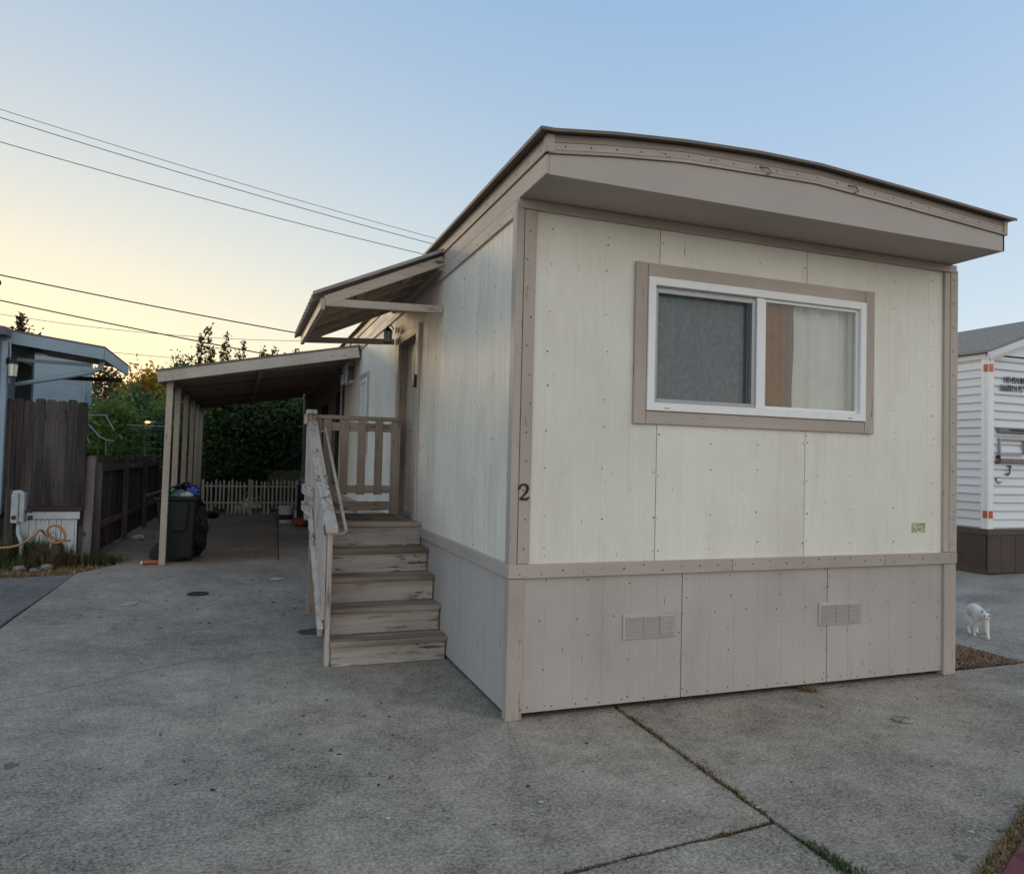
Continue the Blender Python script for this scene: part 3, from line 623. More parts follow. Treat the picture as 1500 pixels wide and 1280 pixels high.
# numeral 2 on the corner board, from a stroked path
def stroke(path, wds, th, place, name, mat, root):
    P_ = [Vector((p[0], p[1], 0)) for p in path]; vs = []; n = len(P_)
    for i, p in enumerate(P_):
        d = (P_[min(i+1, n-1)]-P_[max(i-1, 0)]).normalized(); q = Vector((-d.y, d.x, 0))*wds[i]/2
        vs += [place(p+q, 0), place(p-q, 0), place(p+q, th), place(p-q, th)]
    fs = []
    for i in range(n-1):
        a = i*4; b = a+4; fs += [(a, b, b+1, a+1), (a+2, a+3, b+3, b+2), (a, a+2, b+2, b), (a+1, b+1, b+3, a+3)]
    fs += [(0, 1, 3, 2), ((n-1)*4, (n-1)*4+2, (n-1)*4+3, (n-1)*4+1)]
    return MB().add(vs, fs).build(name, mat, root)
p2 = [(.10, .66), (.10, .76), (.18, .90), (.36, .99), (.56, .96), (.72, .84), (.74, .68), (.66, .50), (.48, .32), (.28, .16), (.12, .05), (.4, .05), (.72, .05), (.88, .20)]
w2_ = [.16, .15, .09, .08, .12, .17, .18, .15, .10, .08, .10, .13, .13, .04]
stroke(p2, [q*1.15 for q in w2_], .008, lambda p, t_: (.026+p.x*.085, -.0245-t_, 1.352+p.y*.098), 'house_number', 'blacknum', H)
MB().box(3.294, 3.434, -.003, .0, 1.112, 1.186).build('sticker', 'sticker', H)
# door in the left wall (recessed)
D = MB().box(.075, .11, DY0, DY1, DZ0, DZ1).build('door', 'taupe_z', H)
s = MB()
for a, b in ((1.12, 1.75), (1.87, 2.70)):
    for c, d in ((DY0+.10, DY0+.37), (DY0+.45, DY0+.72)):
        s.box(.068, .075, c, d, a, b)
s.build('door_panel', 'taupe_z', D, bev=.004)
MB().tube([(.074, DY0+.07, 1.86), (.03, DY0+.07, 1.86)], [.012, .02], 10).build('door_handle', 'black', D)
MB().tube([(.074, DY0+.07, 1.98), (.045, DY0+.07, 1.98)], .022, 12).build('deadbolt', 'black', D)
MB().box(.0, .12, DY1, DY1+.02, DZ0, DZ1).build('door_jamb', 'bal', H); MB().box(.0, .12, DY0-.02, DY0, DZ0, DZ1).build('door_jamb', 'bal', H)
MB().box(.0, .12, DY0-.02, DY1+.02, DZ1, DZ1+.02).build('door_head', 'bal', H)
MB().box(-.025, .12, DY0-.02, DY1+.02, DZ0-.03, DZ0).build('door_sill', 'alu', H)
MB().box(-.028, .0, DY0-.135, DY0-.002, DZ0-.05, DZ1+.09).build('door_trim', 'taupe_z', H, bev=.003)
MB().box(-.026, .0, DY1+.002, DY1+.12, DZ0-.05, DZ1+.09).build('door_trim', 'taupe_z', H, bev=.003)
MB().box(-.027, .0, DY0, DY1, DZ1+.002, DZ1+.09).build('door_trim', 'taupe_y', H, bev=.003)
MB().box(-.055, -.029, DY0-.10, DY0-.03, 2.27, 2.39).build('key_box', 'black', H, bev=.006)
# small side window further back
for a in ((5.61, 5.71), (6.26, 6.36)): MB().box(-.022, .0, a[0], a[1], 1.64, 2.74).build('window_trim', 'taupe_z', H)
MB().box(-.022, .0, 5.711, 6.259, 2.66, 2.74).build('window_trim', 'taupe_y', H); MB().box(-.022, .0, 5.711, 6.259, 1.64, 1.72).build('window_trim', 'taupe_y', H)
s = MB()
for a, b, c, d in ((5.71, 5.76, 1.72, 2.66), (6.21, 6.26, 1.72, 2.66), (5.76, 6.21, 1.72, 1.77), (5.76, 6.21, 2.61, 2.66), (5.96, 6.0, 1.77, 2.61)): s.box(-.03, .03, a, b, c, d)
W2 = s.build('window', 'white', H); MB().box(.01, .014, 5.76, 6.21, 1.77, 2.61).build('window_pane', 'dark', W2); MB().box(.05, .4, 5.8, 6.8, 1.7, 2.7).build('window_recess', 'dark', W2)
# dark door under the carport, windows there, downspout
MB().box(-.02, .0, 8.3, 9.1, 1.0, 2.7).build('back_door', 'dark', H); 
s = MB()
for a, b, c, d in ((10.6, 10.66, 1.7, 2.6), (11.5, 11.56, 1.7, 2.6), (10.66, 11.5, 1.7, 1.76), (10.66, 11.5, 2.54, 2.6)): s.box(-.025, .0, a, b, c, d)
s.box(-.012, .0, 10.66, 11.5, 1.76, 2.54); s.build('window', 'dark', H)
MB().tube([(-.05, 8.15, 2.75), (-.05, 8.15, .1)], .018, 8).build('downpipe', 'taupe_z', H)

# window air conditioner hanging on the wall beside the carport
AC = thing('air_conditioner', (-.07, 7.2, 2.7), 'small pale air conditioner box on the side wall under the carport edge', 'air conditioner')
MB().box(-.135, -.002, 7.02, 7.42, 2.70, 2.985).build('casing', 'skirtw', AC, bev=.01)
MB().box(-.105, -.015, 7.008, 7.018, 2.74, 2.96).build('grille_backing', 'dark', AC)
for k in range(4): MB().box(-.098+.024*k, -.092+.024*k, 6.998, 7.007, 2.745, 2.955).build('grille_slat', 'alu', AC)
MB().box(-.165, -.137, 7.25, 7.40, 2.685, 2.84).build('side_cover', 'skirtw', AC, bev=.005)

# wall lantern beside the door
def lantern(loc, face, label, s_=1.):
    L = thing('wall_lantern', loc, label, 'lamp', 'wall lanterns'); x, y, z = loc; q = face
    MB().lathe((x, y, z), [(.045*s_, 0), (.045*s_, .015)], 14, 'x').build('back_plate', 'black', L)
    MB().tube([(x+q*.01, y, z), (x+q*.04, y, z+.05), (x+q*.075, y, z+.03)], .009*s_, 6).build('arm', 'black', L)
    cx_ = x+q*.075
    MB().lathe((cx_, y, z-.18*s_), [(.045*s_, 0), (.055*s_, .15*s_)], 6).build('glass', 'lampglass', L)
    MB().lathe((cx_, y, z-.03*s_), [(.072*s_, 0), (.05*s_, .03*s_), (.015*s_, .06*s_), (.006, .075*s_)], 6).build('cap', 'black', L)
    MB().lathe((cx_, y, z-.195*s_), [(.05*s_, 0), (.05*s_, .014)], 6).build('base', 'black', L)
    for k in range(6):
        a = 2*PI*k/6; MB().tube([(cx_+.047*s_*math.cos(a), y+.047*s_*math.sin(a), z-.185*s_), (cx_+.058*s_*math.cos(a), y+.058*s_*math.sin(a), z-.03*s_)], .004, 4).build('cage_bar', 'black', L)
lantern((-.03, 3.80, 3.0), -1, 'black lantern with frosted glass on the beige wall beside the door', .8)

# ------------------------------------------------------------------ porch steps
P = thing('porch_steps', (-.45, 1.4, 0), 'weathered wooden porch steps with landing and peeling handrail at the side door', 'steps')
noses = [(1.40, .190), (1.615, .395), (1.845, .600), (2.085, .800), (2.35, 1.005)]
for i, (y, z) in enumerate(noses):
    zl = noses[i-1][1] if i else 0.
    MB().box(-.895, -.012, y+.030, y+.066, zl+.002, z-.041).build('riser', 'step_riser', P, bev=.002)
    if i < 4:
        yb = noses[i+1][0]+.030
        MB().box(-.905, -.004, y, y+.135, z-.038, z).build('tread_board', 'step_tread', P, bev=.004)
        MB().box(-.905, -.006, y+.140, yb, z-.038, z-.002).build('tread_board', 'step_tread', P, bev=.004)
yb = 2.35; k = 0
while yb < 3.42:
    MB().box(-.92, -.030, yb, min(yb+.137, 3.46), .965, 1.003+random.uniform(-.002, .002)).build('deck_board', 'step_tread', P, bev=.004); yb += .142
for x in (-.87, -.16):
    pts = [(1.45, .0), (1.45, .14)]
    for i in range(4): pts += [(noses[i][0]+.07, noses[i][1]-.04), (noses[i+1][0]+.068, noses[i][1]-.04)] if False else []
    MB().prism([(1.52, .0), (1.52, .04), (2.44, .86), (3.39, .86), (3.39, .72), (2.52, .72), (1.78, .0)], x-.018, x+.018, 'x').build('stringer', 'railz', P)
MB().box(-.86, -.07, 3.40, 3.44, .83, .96).build('deck_joist', 'balx', P); MB().box(-.86, -.07, 2.42, 2.46, .83, .96).build('deck_joist', 'balx', P)
for x, y, zt in ((-.865, 3.40, 2.0), (-.062, 3.40, 1.96)):
    MB().box(x-.045, x+.045, y-.025, y+.045, 0, zt).build('post', 'bal', P, bev=.003)
MB().beam((-.925, 1.49, 0), (-.925, 1.49, 1.045), .036, .07, (0, 1, 0)).build('newel_post', 'railz', P, bev=.004)
MB().box(-.975, -.895, 3.28, 3.36, .95, 2.0).build('newel_post', 'railz', P, bev=.004)
MB().box(-.985, -.885, 3.23, 3.38, 2.002, 2.045).build('post_cap', 'railz', P, bev=.004); MB().box(-1.0, -.975, 3.22, 3.38, 1.90, 2.0).build('post_cap', 'railz', P, bev=.004)
# back railing
MB().box(-.89, -.03, 3.355, 3.45, 1.965, 2.005).build('rail_cap', 'balx', P, bev=.004)
MB().box(-.82, -.12, 3.385, 3.42, 1.85, 1.935).build('rail', 'balx', P, bev=.003); MB().box(-.82, -.12, 3.385, 3.42, 1.215, 1.295).build('rail', 'balx', P, bev=.003)
MB().box(-.82, -.12, 3.385, 3.42, 1.04, 1.13).build('rail', 'balx', P, bev=.003)
for x in (-.76, -.585, -.41, -.235): MB().box(x-.04-.01, x+.04-.01, 3.360, 3.384, 1.20, 1.960).build('baluster', 'bal', P, bev=.003)
MB().beam((-.80, 3.34, 1.22), (-.45, 3.34, 1.035), .02, .06).build('brace', 'balx', P)
# sloping handrail with boards on its outer side
a0 = Vector((-.925, 1.36, 1.055)); a1 = Vector((-.925, 3.26, 1.94))
sag = lambda t_: -.05*math.sin(PI*t_)
ptsR = [a0.lerp(a1, i/8)+Vector((0, 0, sag(i/8))) for i in range(9)]
mb = MB()
for p, q in zip(ptsR, ptsR[1:]): pass
vs = []
for p in ptsR:
    for dx, dz in ((-.045, -.04), (.045, -.04), (.045, 0), (-.045, 0)): vs.append((p.x+dx, p.y, p.z+dz))
fs = [(0, 1, 2, 3), tuple(32+i for i in (3, 2, 1, 0))]+[(i*4+k, i*4+(k+1) % 4, (i+1)*4+(k+1) % 4, (i+1)*4+k) for i in range(8) for k in range(4)]
mb.add(vs, fs).build('handrail', 'rail', P, bev=.003)
def railz_at(y): t_ = (y-1.36)/1.9; return 1.055+.885*t_+sag(max(0, min(1, t_)))
def low_at(y): return 1.00 if y > 2.45 else 1.00-(2.45-y)*.80
MB().beam((-.925, 1.47, railz_at(1.47)-.085), (-.925, 3.27, railz_at(3.27)-.085), .03, .09).build('rail', 'rail', P, bev=.003)
yb = 1.60
while yb < 3.25:
    y2 = min(yb+.138, 3.26); zt0, zt1 = railz_at(yb)-.042, railz_at(y2)-.042
    MB().prism([(yb, low_at(yb)-.02), (y2, low_at(y2)-.02), (y2, zt1), (yb, zt0)], -.966, -.944, 'x').build('side_board', 'railz', P, bev=.002); yb += .15
MB().box(-1.006, -.969, 2.46, 3.34, 1.215, 1.305).build('rail', 'rail', P, bev=.003)
MB().box(-1.006, -.969, 2.50, 3.34, 1.05, 1.135).build('rail', 'rail', P, bev=.003)
MB().beam((-.990, 2.52, 1.085), (-.975, 1.50, .25), .036, .085).build('rail', 'rail', P, bev=.003)
MB().beam((-.958, 1.53, .34), (-.958, 1.53, .98), .022, .05, (0, 1, 0)).build('baluster', 'railz', P, bev=.002)
# thin inner grab pole
MB().tube([(-.80, 3.25, 1.86), (-.80, 1.53, 1.015)], .014, 8).build('grab_pole', 'railz', P)
MB().tube([(-.90, 1.52, .985), (-.81, 1.53, 1.0)], .008, 6).build('bracket', 'railz', P); MB().tube([(-.90, 3.2, 1.82), (-.81, 3.2, 1.835)], .008, 6).build('bracket', 'railz', P)
MT_ = thing('door_mat', (-.4, 2.9, 1.006), 'brown and green door mat lying on the porch landing', 'mat')
MB().box(-.63, -.42, 2.62, 3.2, 1.006, 1.018).build('mat_panel', 'matg', MT_); MB().box(-.42, -.14, 2.62, 3.2, 1.006, 1.018).build('mat_panel', 'mat_', MT_)

# ------------------------------------------------------------------ awning over the porch
A_ = thing('porch_awning', (0, 2.8, 3.3), 'corrugated awning on timber frame over the side door', 'awning')
ya, yc = 1.82, 3.92
zs = lambda x: 3.325+x*.445       # rafter top line (x negative outwards)
for y, nm_ in ((ya, 'rafter'), (2.35, 'rafter'), (2.88, 'rafter'), (3.40, 'rafter'), (yc, 'rafter')):
    MB().beam((-.012, y, zs(0)-.04), (-.985, y, zs(-.985)-.04), .038, .078).build(nm_, 'awnwood' if y in (ya, yc) else 'awnunder', A_, bev=.002)
MB().beam((-1.005, ya-.02, zs(-1.005)-.06), (-1.005, yc+.02, zs(-1.005)-.05), .036, .09).build('fascia', 'taupe_y', A_, bev=.002)
MB().beam((-.25, ya+.02, zs(-.25)-.03), (-.25, yc-.02, zs(-.25)-.03), .05, .03).build('purlin', 'awnunder', A_); MB().beam((-.65, ya+.02, zs(-.65)-.03), (-.65, yc-.02, zs(-.65)-.03), .05, .03).build('purlin', 'awnunder', A_)
MB().beam((-.030, ya, zs(0)-.06), (-.030, yc, zs(0)-.06), .034, .12).build('ledger', 'taupe_y', A_)
mb = MB(); vs = []; ncor = 14*10
for i in range(ncor+1):
    y = ya-.05+(yc-ya+.10)*i/ncor; h = .034*math.sin(2*PI*i/10)
    for x, dz in ((.0, 0), (-1.085, 0)):
        vs.append((x, y, zs(x)+.034+h)); vs.append((x, y, zs(x)+.038+h))
fs = []
for i in range(ncor):
    a = i*4; b = a+4; fs += [(a, a+2, b+2, b), (a+1, b+1, b+3, a+3), (a+2, a+3, b+3, b+2), (a, b, b+1, a+1)]
mb.add(vs, fs).build('corrugated_sheet', 'sheet', A_)
MB().beam((-.012, ya+.001, 2.865), (-.985, ya+.001, 2.835), .034, .062).build('brace', 'awnwood', A_, bev=.002)
MB().beam((-.012, yc+.001, 2.885), (-.985, yc+.001, 2.835), .034, .062).build('brace', 'awnwood', A_, bev=.002)

# ------------------------------------------------------------------ carport
K = thing('carport', (-1.3, 11.5, 0), 'open carport with pale fascia and a row of pale posts beside the mobile home', 'carport')
YF, YB = 7.05, 16.4
zc = lambda x, y: 3.178+x*.172+.016*(y-YF)
YR = 6.40
MB().add([(-2.74, YF-.03, zc(-2.74, YF)), (-.03, YR-.03, zc(-.03, YF)), (-.03, YB, zc(-.03, YB)), (-2.74, YB, zc(-2.74, YB)),
          (-2.74, YF-.03, zc(-2.74, YF)+.022), (-.03, YR-.03, zc(-.03, YF)+.022), (-.03, YB, zc(-.03, YB)+.022), (-2.74, YB, zc(-2.74, YB)+.022)],
         [(0,3,2,1),(4,5,6,7),(0,1,5,4),(1,2,6,5),(2,3,7,6),(3,0,4,7)]).build('roof_sheet', 'roofedge', K)
MB().beam((-2.71, YF, zc(-2.71, YF)-.082), (-.035, YR, zc(-.04, YF)-.082), .04, .155).build('fascia', 'carfascia', K, bev=.003)
MB().beam((-2.69, YF+.03, zc(-2.69, YF)-.085), (-2.69, YB, zc(-2.69, YB)-.085), .04, .15).build('fascia', 'carfascia', K)
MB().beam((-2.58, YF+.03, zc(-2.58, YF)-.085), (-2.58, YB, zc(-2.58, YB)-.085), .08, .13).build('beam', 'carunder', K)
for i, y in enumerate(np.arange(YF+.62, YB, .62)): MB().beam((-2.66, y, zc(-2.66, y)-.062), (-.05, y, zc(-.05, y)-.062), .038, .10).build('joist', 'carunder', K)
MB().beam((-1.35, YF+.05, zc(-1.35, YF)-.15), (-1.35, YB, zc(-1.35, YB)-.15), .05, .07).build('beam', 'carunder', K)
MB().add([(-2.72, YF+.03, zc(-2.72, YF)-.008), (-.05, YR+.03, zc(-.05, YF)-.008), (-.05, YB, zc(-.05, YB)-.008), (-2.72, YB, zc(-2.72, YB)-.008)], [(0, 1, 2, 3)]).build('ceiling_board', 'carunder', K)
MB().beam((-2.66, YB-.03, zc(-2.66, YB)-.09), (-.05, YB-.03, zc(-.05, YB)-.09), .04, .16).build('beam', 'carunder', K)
for i, y in enumerate((7.17, 8.62, 10.55, 12.5, 14.4, 16.2)):
    x = -2.575; MB().beam((x, y, -.0), (x+.02, y, zc(x, y)-.15), .085, .085, (0, 1, 0)).build('post', 'carpost', K, bev=.004)
blades('roof_twigs', [(-2.6, 7.1, 2.76), (-.3, 7.1, 3.2)], 60, .05, .03, .4, 'straw', 'dry twigs caught on the front edge of the carport roof', 'twigs')

# ------------------------------------------------------------------ bin, bags, litter by the carport post
B = thing('wheelie_bin', (-2.45, 7.65, 0), 'black wheelie bin overfilled with rubbish behind the first carport post', 'bin')
def frustum(x0, x1, y0, y1, z0, X0, X1, Y0, Y1, z1): return MB().add([(x0,y0,z0),(x1,y0,z0),(x1,y1,z0),(x0,y1,z0),(X0,Y0,z1),(X1,Y0,z1),(X1,Y1,z1),(X0,Y1,z1)], [(0,3,2,1),(4,5,6,7),(0,1,5,4),(1,2,6,5),(2,3,7,6),(3,0,4,7)])
frustum(-2.60, -2.20, 7.45, 7.88, .04, -2.70, -2.17, 7.38, 7.98, .90).build('body', 'bin', B, bev=.02)
MB().box(-2.73, -2.145, 7.35, 8.01, .89, .94).build('rim', 'bin', B, bev=.01)
frustum(-2.50, -2.30, 7.36, 7.40, .45, -2.56, -2.26, 7.345, 7.39, .86).build('front_panel', 'bin', B, bev=.01)
MB().tube([(-2.78, 7.5, .93), (-2.84, 7.5, .95), (-2.84, 7.9, .95), (-2.78, 7.9, .93)], .016, 8).build('handle', 'bin', B)
for y in (7.47, 7.90): MB().lathe((-2.66, y-.03, .115), [(.04, 0), (.112, .0), (.112, .055), (.04, .055)], 22, 'y').build('wheel', 'rubber', B)
MB().tube([(-2.66, 7.45, .115), (-2.66, 7.93, .115)], .012, 8).build('axle', 'alu', B)
# lid resting half open on the rubbish, hinged at the left
mb = MB(); 
mb.add([(-2.80, 7.36, .95), (-2.80, 8.0, .95), (-2.36, 8.0, 1.11), (-2.36, 7.36, 1.11), (-2.80, 7.36, .97), (-2.80, 8.0, .97), (-2.37, 8.0, 1.135), (-2.37, 7.36, 1.135)], [(0,1,2,3),(7,6,5,4),(0,4,5,1),(1,5,6,2),(2,6,7,3),(3,7,4,0)])
mb.build('lid', 'bin', B, bev=.006)
def crumple(name, c, r, mat, label, cat, sq=(1, 1, 1), seed=1, sub=3, amp=.25, group=None):
    bm = bmesh.new(); bmesh.ops.create_icosphere(bm, subdivisions=sub, radius=1); rs = random.Random(seed)
    ph = [rs.uniform(0, 6) for _ in range(9)]
    for v in bm.verts:
        n = v.co.copy(); k = 1+amp*(math.sin(5*n.x+ph[0])*math.sin(6*n.y+ph[1])+.6*math.sin(11*n.z+ph[2]+3*n.x)+.4*math.sin(17*n.x+ph[3])*math.sin(15*n.y+ph[4]))
        v.co = Vector((n.x*k*r*sq[0], n.y*k*r*sq[1], max(n.z*k, -.85)*r*sq[2]))
    me = bpy.data.meshes.new(name); bm.to_mesh(me); bm.free(); me.materials.append(MT[mat])
    o = bpy.data.objects.new(name, me); C.objects.link(o); o.location = c; tag(o, label, cat, group); return o
crumple('rubbish_bag', (-2.42, 7.62, .97), .10, 'bagteal', 'pale teal wrapper on top of the open bin', 'rubbish', (1.1, .9, .7), 2)
crumple('rubbish_bag', (-2.24, 7.62, 1.0), .09, 'bagblue', 'bright blue wrapper at the right rim of the bin', 'rubbish', (1.0, .7, .8), 3)
crumple('rubbish_bag', (-2.33, 7.84, 1.02), .14, 'bag', 'black rubbish bag bulging out of the back of the bin', 'rubbish', (1.2, .9, .7), 4)
crumple('rubbish_bag', (-2.31, 7.50, .965), .055, 'paper', 'white paper crumpled on the front rim of the bin', 'rubbish', (1.6, .6, .6), 6)
crumple('garbage_bag', (-2.22, 8.0, .42), .40, 'bag', 'tall black garbage bag slumped behind the right side of the bin', 'bag', (.52, .5, 1.2), 5, 4, .09)
b = thing('drink_can', (-2.70, 7.2, .035), 'crushed copper coloured can lying at the foot of the first carport post', 'can')
MB().tube([(-2.83, 7.17, .034), (-2.81, 7.17, .036), (-2.70, 7.2, .034), (-2.60, 7.22, .03)], [.018, .033, .034, .028], 12).build('body', 'can', b); MB().tube([(-2.845, 7.166, .034), (-2.825, 7.168, .034)], .024, 12).build('end', 'white', b)
crumple('cloth_bundle', (-2.25, 15.2, .06), .16, 'bagblue', 'dark blue bundle on the floor at the foot of the last post', 'cloth', (1.2, .8, .6), 9).data.materials[0] = MT['bin']
crumple('litter_scrap', (-3.28, 10.6, .03), .08, 'paper', 'crumpled white scrap on the ground beside the wooden fence', 'litter', (1.3, .8, .5), 12)

# ------------------------------------------------------------------ picket fence, lattice, buckets at the back
PF = thing('picket_fence', (-1.3, 15.95, 0), 'low pale picket fence of uneven stakes across the back of the carport', 'fence')
x = -2.44; i = 0
while x < -.15:
    h = .90+random.uniform(-.05, .04); tl = random.uniform(-.012, .012); z0_ = random.choice([.04, .05, .16, .2]) if random.random() < .6 else .04
    MB().prism([(x-.022, z0_), (x+.022, z0_), (x+.022+tl, h-.03), (x+tl, h), (x-.022+tl, h-.03)], 15.93, 15.948, 'y').build('picket', 'picket', PF); x += .098+random.uniform(-.006, .006)
for z in (.72, .30): MB().box(-2.46, -.2, 15.95, 15.98, z, z+.035).build('rail', 'picket', PF)
for x in (-2.46, -1.3, -.16): MB().box(x-.03, x+.03, 15.985, 16.04, 0, .9).build('post', 'picket', PF)
LP = thing('lattice_panel', (-.4, 16.7, .7), 'white lattice panel leaning in the shrubs behind the picket fence', 'lattice')
for k in range(14):
    x = -1.0+.09*k; s = MB(); s.beam((x, 16.70, .75), (x+.40, 16.70, 1.15), .008, .014, (0, 1, 0)); s.build('lattice_strip', 'picket', LP)
    s = MB(); s.beam((x+.40, 16.72, .75), (x, 16.72, 1.15), .008, .014, (0, 1, 0)); s.build('lattice_strip', 'picket', LP)
def bucket(x, y, r, h, mat, label, mat2='bag'):
    b = thing('bucket', (x, y, 0), label, 'bucket', 'buckets behind the carport pad')
    MB().lathe((x, y, 0), [(r*.82, 0), (r, h), (r*1.06, h), (r*1.06, h-.03)] and [(r*.82, 0), (r*.98, h-.05), (r*1.05, h-.05), (r*1.05, h-.035), (r, h-.03), (r, h)], 22).build('body', mat, b, smooth=False)
    MB().tube([(x-r, y, h-.05), (x-r*.6, y-r*.8, h-.16), (x+r*.6, y-r*.8, h-.16), (x+r, y, h-.05)], .004, 5).build('handle', 'alu', b)
    MB().lathe((x, y, .08), [(r*.875, 0), (r*.93, .12)], 22).build('label', mat2, b)
bucket(-.56, 13.6, .17, .40, 'bucket', 'white plastic bucket with a dark label, the larger of the two', 'debris'); bucket(-.25, 13.5, .13, .30, 'bucket', 'smaller white bucket half hidden behind the dark barrel', 'paper')
BR = thing('dark_barrel', (-.12, 12.9, 0), 'tall dark barrel standing beside the white buckets', 'barrel')
MB().lathe((-.14, 12.9, 0), [(.22, 0), (.23, .3), (.225, .6), (.22, .86)], 20).build('body', 'bin', BR); MB().lathe((-.14, 12.9, .861), [(.235, 0), (.235, .04), (.1, .06)], 20).build('lid', 'bin', BR)
crumple('orange_pumpkin', (-.33, 12.45, .12), .14, 'orange', 'round orange pumpkin on the pad in front of the barrel', 'pumpkin', (1.1, 1, .8), 15, 3, .05)

# ------------------------------------------------------------------ left side: fences, white planks, blue houses
T = thing('tall_wooden_fence', (-4.2, 8.05, .76), 'tall dark weathered privacy fence boards standing above the white planks', 'fence')
x = -4.78; i = 0
tops = [2.29, 2.30, 2.27, 2.31, 2.30, 2.29, 2.31, 2.28]
while x < -3.80:
    wd = .128; z1_ = tops[i % 8]; MB().prism([(x, .765), (x+wd, .765), (x+wd, z1_-.025), (x+wd-.025, z1_), (x+.025, z1_), (x, z1_-.025)], 8.0+random.uniform(-.004, .004), 8.022, 'y').build('fence_board', 'talln', T, bev=.002); x += .1345; i += 1
for z in (1.0, 2.0): MB().box(-4.8, -3.76, 8.025, 8.06, z, z+.09).build('rail', 'fencew', T)
MB().box(-4.75, -3.72, 7.96, 8.08, .69, .762).build('bottom_beam', 'beamw', T, bev=.004)
Q = thing('white_plank_skirt', (-4.1, 8.0, 0), 'white painted plank skirt under the tall wooden fence', 'skirting')
x = -4.5; 
for wd in (.11, .09, .155, .095, .06, .175, .03): MB().box(x, x+wd-.006, 8.0+random.uniform(-.004, .004), 8.02, .02, .575).build('plank', 'skirtw', Q, bev=.002); x += wd
MB().box(-4.52, -3.755, 7.975, 8.0, .58, .685).build('cap_board', 'skirtw', Q, bev=.003)
MB().box(-4.9, -3.78, 8.03, 8.06, .0, .68).build('backing', 'dark', Q)
g2 = thing('fence_post', (-3.66, 8.2, 0), 'stout grey timber post at the corner of the driveway fence', 'post')
MB().beam((-3.69, 8.2, -.02), (-3.665, 8.2, 1.47), .12, .12, (0, 1, 0)).build('shaft', 'fencepost', g2, bev=.008); MB().prism([(-3.725, 1.47), (-3.605, 1.47), (-3.63, 1.50), (-3.70, 1.50)], 8.14, 8.26, 'y').build('top', 'fencepost', g2)
FN = thing('wooden_fence', (-3.6, 11, 0), 'dark weathered board fence running back along the carport', 'fence')
y = 8.3; 
def fx(y): return -3.66+(y-8.3)*.028
while y < 16.4:
    zt_ = 1.46+random.uniform(-.02, .015)+(.03 if y < 9 else 0); x = fx(y)+random.uniform(-.004, .004)
    MB().prism([(y, .0), (y+.138, .0), (y+.138, zt_-.01), (y+.11, zt_), (y+.02, zt_), (y, zt_-.015)], x-.02, x, 'x').build('fence_board', 'fencew', FN); y += .143
for a, b in ((8.3, 10.6), (10.6, 12.9), (12.9, 15.2), (15.2, 16.4)):
    for z in (1.30, .42): MB().beam((fx(a)+.022, a, z), (fx(b)+.022, b, z), .038, .085).build('rail', 'fencey', FN)
    MB().box(fx(a)+.045, fx(a)+.13, a-.045, a+.045, 0, 1.40).build('post', 'fencew', FN)
x = -3.42; FB = thing('back_fence', (-3.0, 16.5, 0), 'short dark board fence closing the gap beside the picket fence', 'fence')
while x < -2.5: MB().box(x, x+.135, 16.45, 16.47, 0, 1.44+random.uniform(-.02, .02)).build('fence_board', 'fencew', FB); x += .14

def house_block(): pass
BH = thing('blue_house', (-7, 11, 0), 'blue painted house with porch roof at the left edge', 'house')
MB().box(-11, -4.78, 7.95, 9.6, .6, 3.16).build('wall', 'blue', BH); MB().box(-11, -4.80, 7.98, 9.6, .0, .6).build('skirting', 'skirtw', BH)
MB().box(-4.79, -4.72, 7.90, 7.99, .65, 3.1).build('corner_post', 'bluelt', BH, bev=.003)
MB().prism([(-11.4, 3.16), (-4.70, 3.16), (-4.70, 3.27), (-8, 3.75), (-11.4, 3.3)], 7.7, 9.8, 'y').build('roof', 'blueroof', BH)
MB().box(-4.776, -4.765, 8.6, 9.4, 1.0, 2.9).build('side_door', 'dark', BH)
zp = lambda x: 3.245-.127*(x+4.75)
MB().prism([(-4.75, zp(-4.75)), (-3.52, zp(-3.52)), (-3.52, zp(-3.52)+.03), (-4.75, zp(-4.75)+.03)], 7.98, 10.45, 'y').build('porch_roof', 'blueroof', BH)
MB().beam((-4.90, 7.99, zp(-4.9)-.085), (-3.53, 7.99, zp(-3.53)-.085), .03, .165).build('porch_fascia', 'bluelt', BH, bev=.002)
MB().beam((-3.535, 8.01, zp(-3.53)-.085), (-3.535, 10.44, zp(-3.53)-.085), .03, .165).build('porch_fascia', 'bluelt', BH, bev=.002)
MB().box(-4.76, -3.56, 8.02, 10.4, 2.99, 3.0).build('porch_ceiling', 'carunder', BH) if False else MB().prism([(-4.76, zp(-4.76)-.06), (-3.56, zp(-3.56)-.06), (-3.56, zp(-3.56)-.05), (-4.76, zp(-4.76)-.05)], 8.02, 10.42, 'y').build('porch_ceiling', 'carunder', BH)
MB().beam((-4.70, 8.3, 2.88), (-3.75, 8.3, 2.86), .03, .05).build('porch_beam', 'bluelt', BH)
MB().beam((-4.6, 10.3, 2.82), (-3.6, 10.3, 2.82), .05, .07).build('porch_beam', 'beamw', BH)
MB().tube([(-3.60, 8.25, 2.98), (-3.585, 8.22, 2.90), (-3.62, 8.18, 2.80), (-3.72, 8.15, 2.745), (-4.0, 8.12, 2.66), (-4.66, 8.08, 2.50)], .034, 10).build('downspout', 'bluelt', BH, smooth=True)
MB().tube([(-4.70, 7.92, 3.12), (-4.69, 7.92, 2.95), (-4.69, 7.93, 2.5)], .010, 6).build('cable', 'bluelt', BH)
lantern((-4.70, 7.80, 2.80), 1, 'black lantern with pale glass on the corner of the blue house', 1.15)
B2 = thing('pale_blue_building', (-7, 17, 0), 'pale blue building wall seen under the porch roof behind the tall fence', 'building')
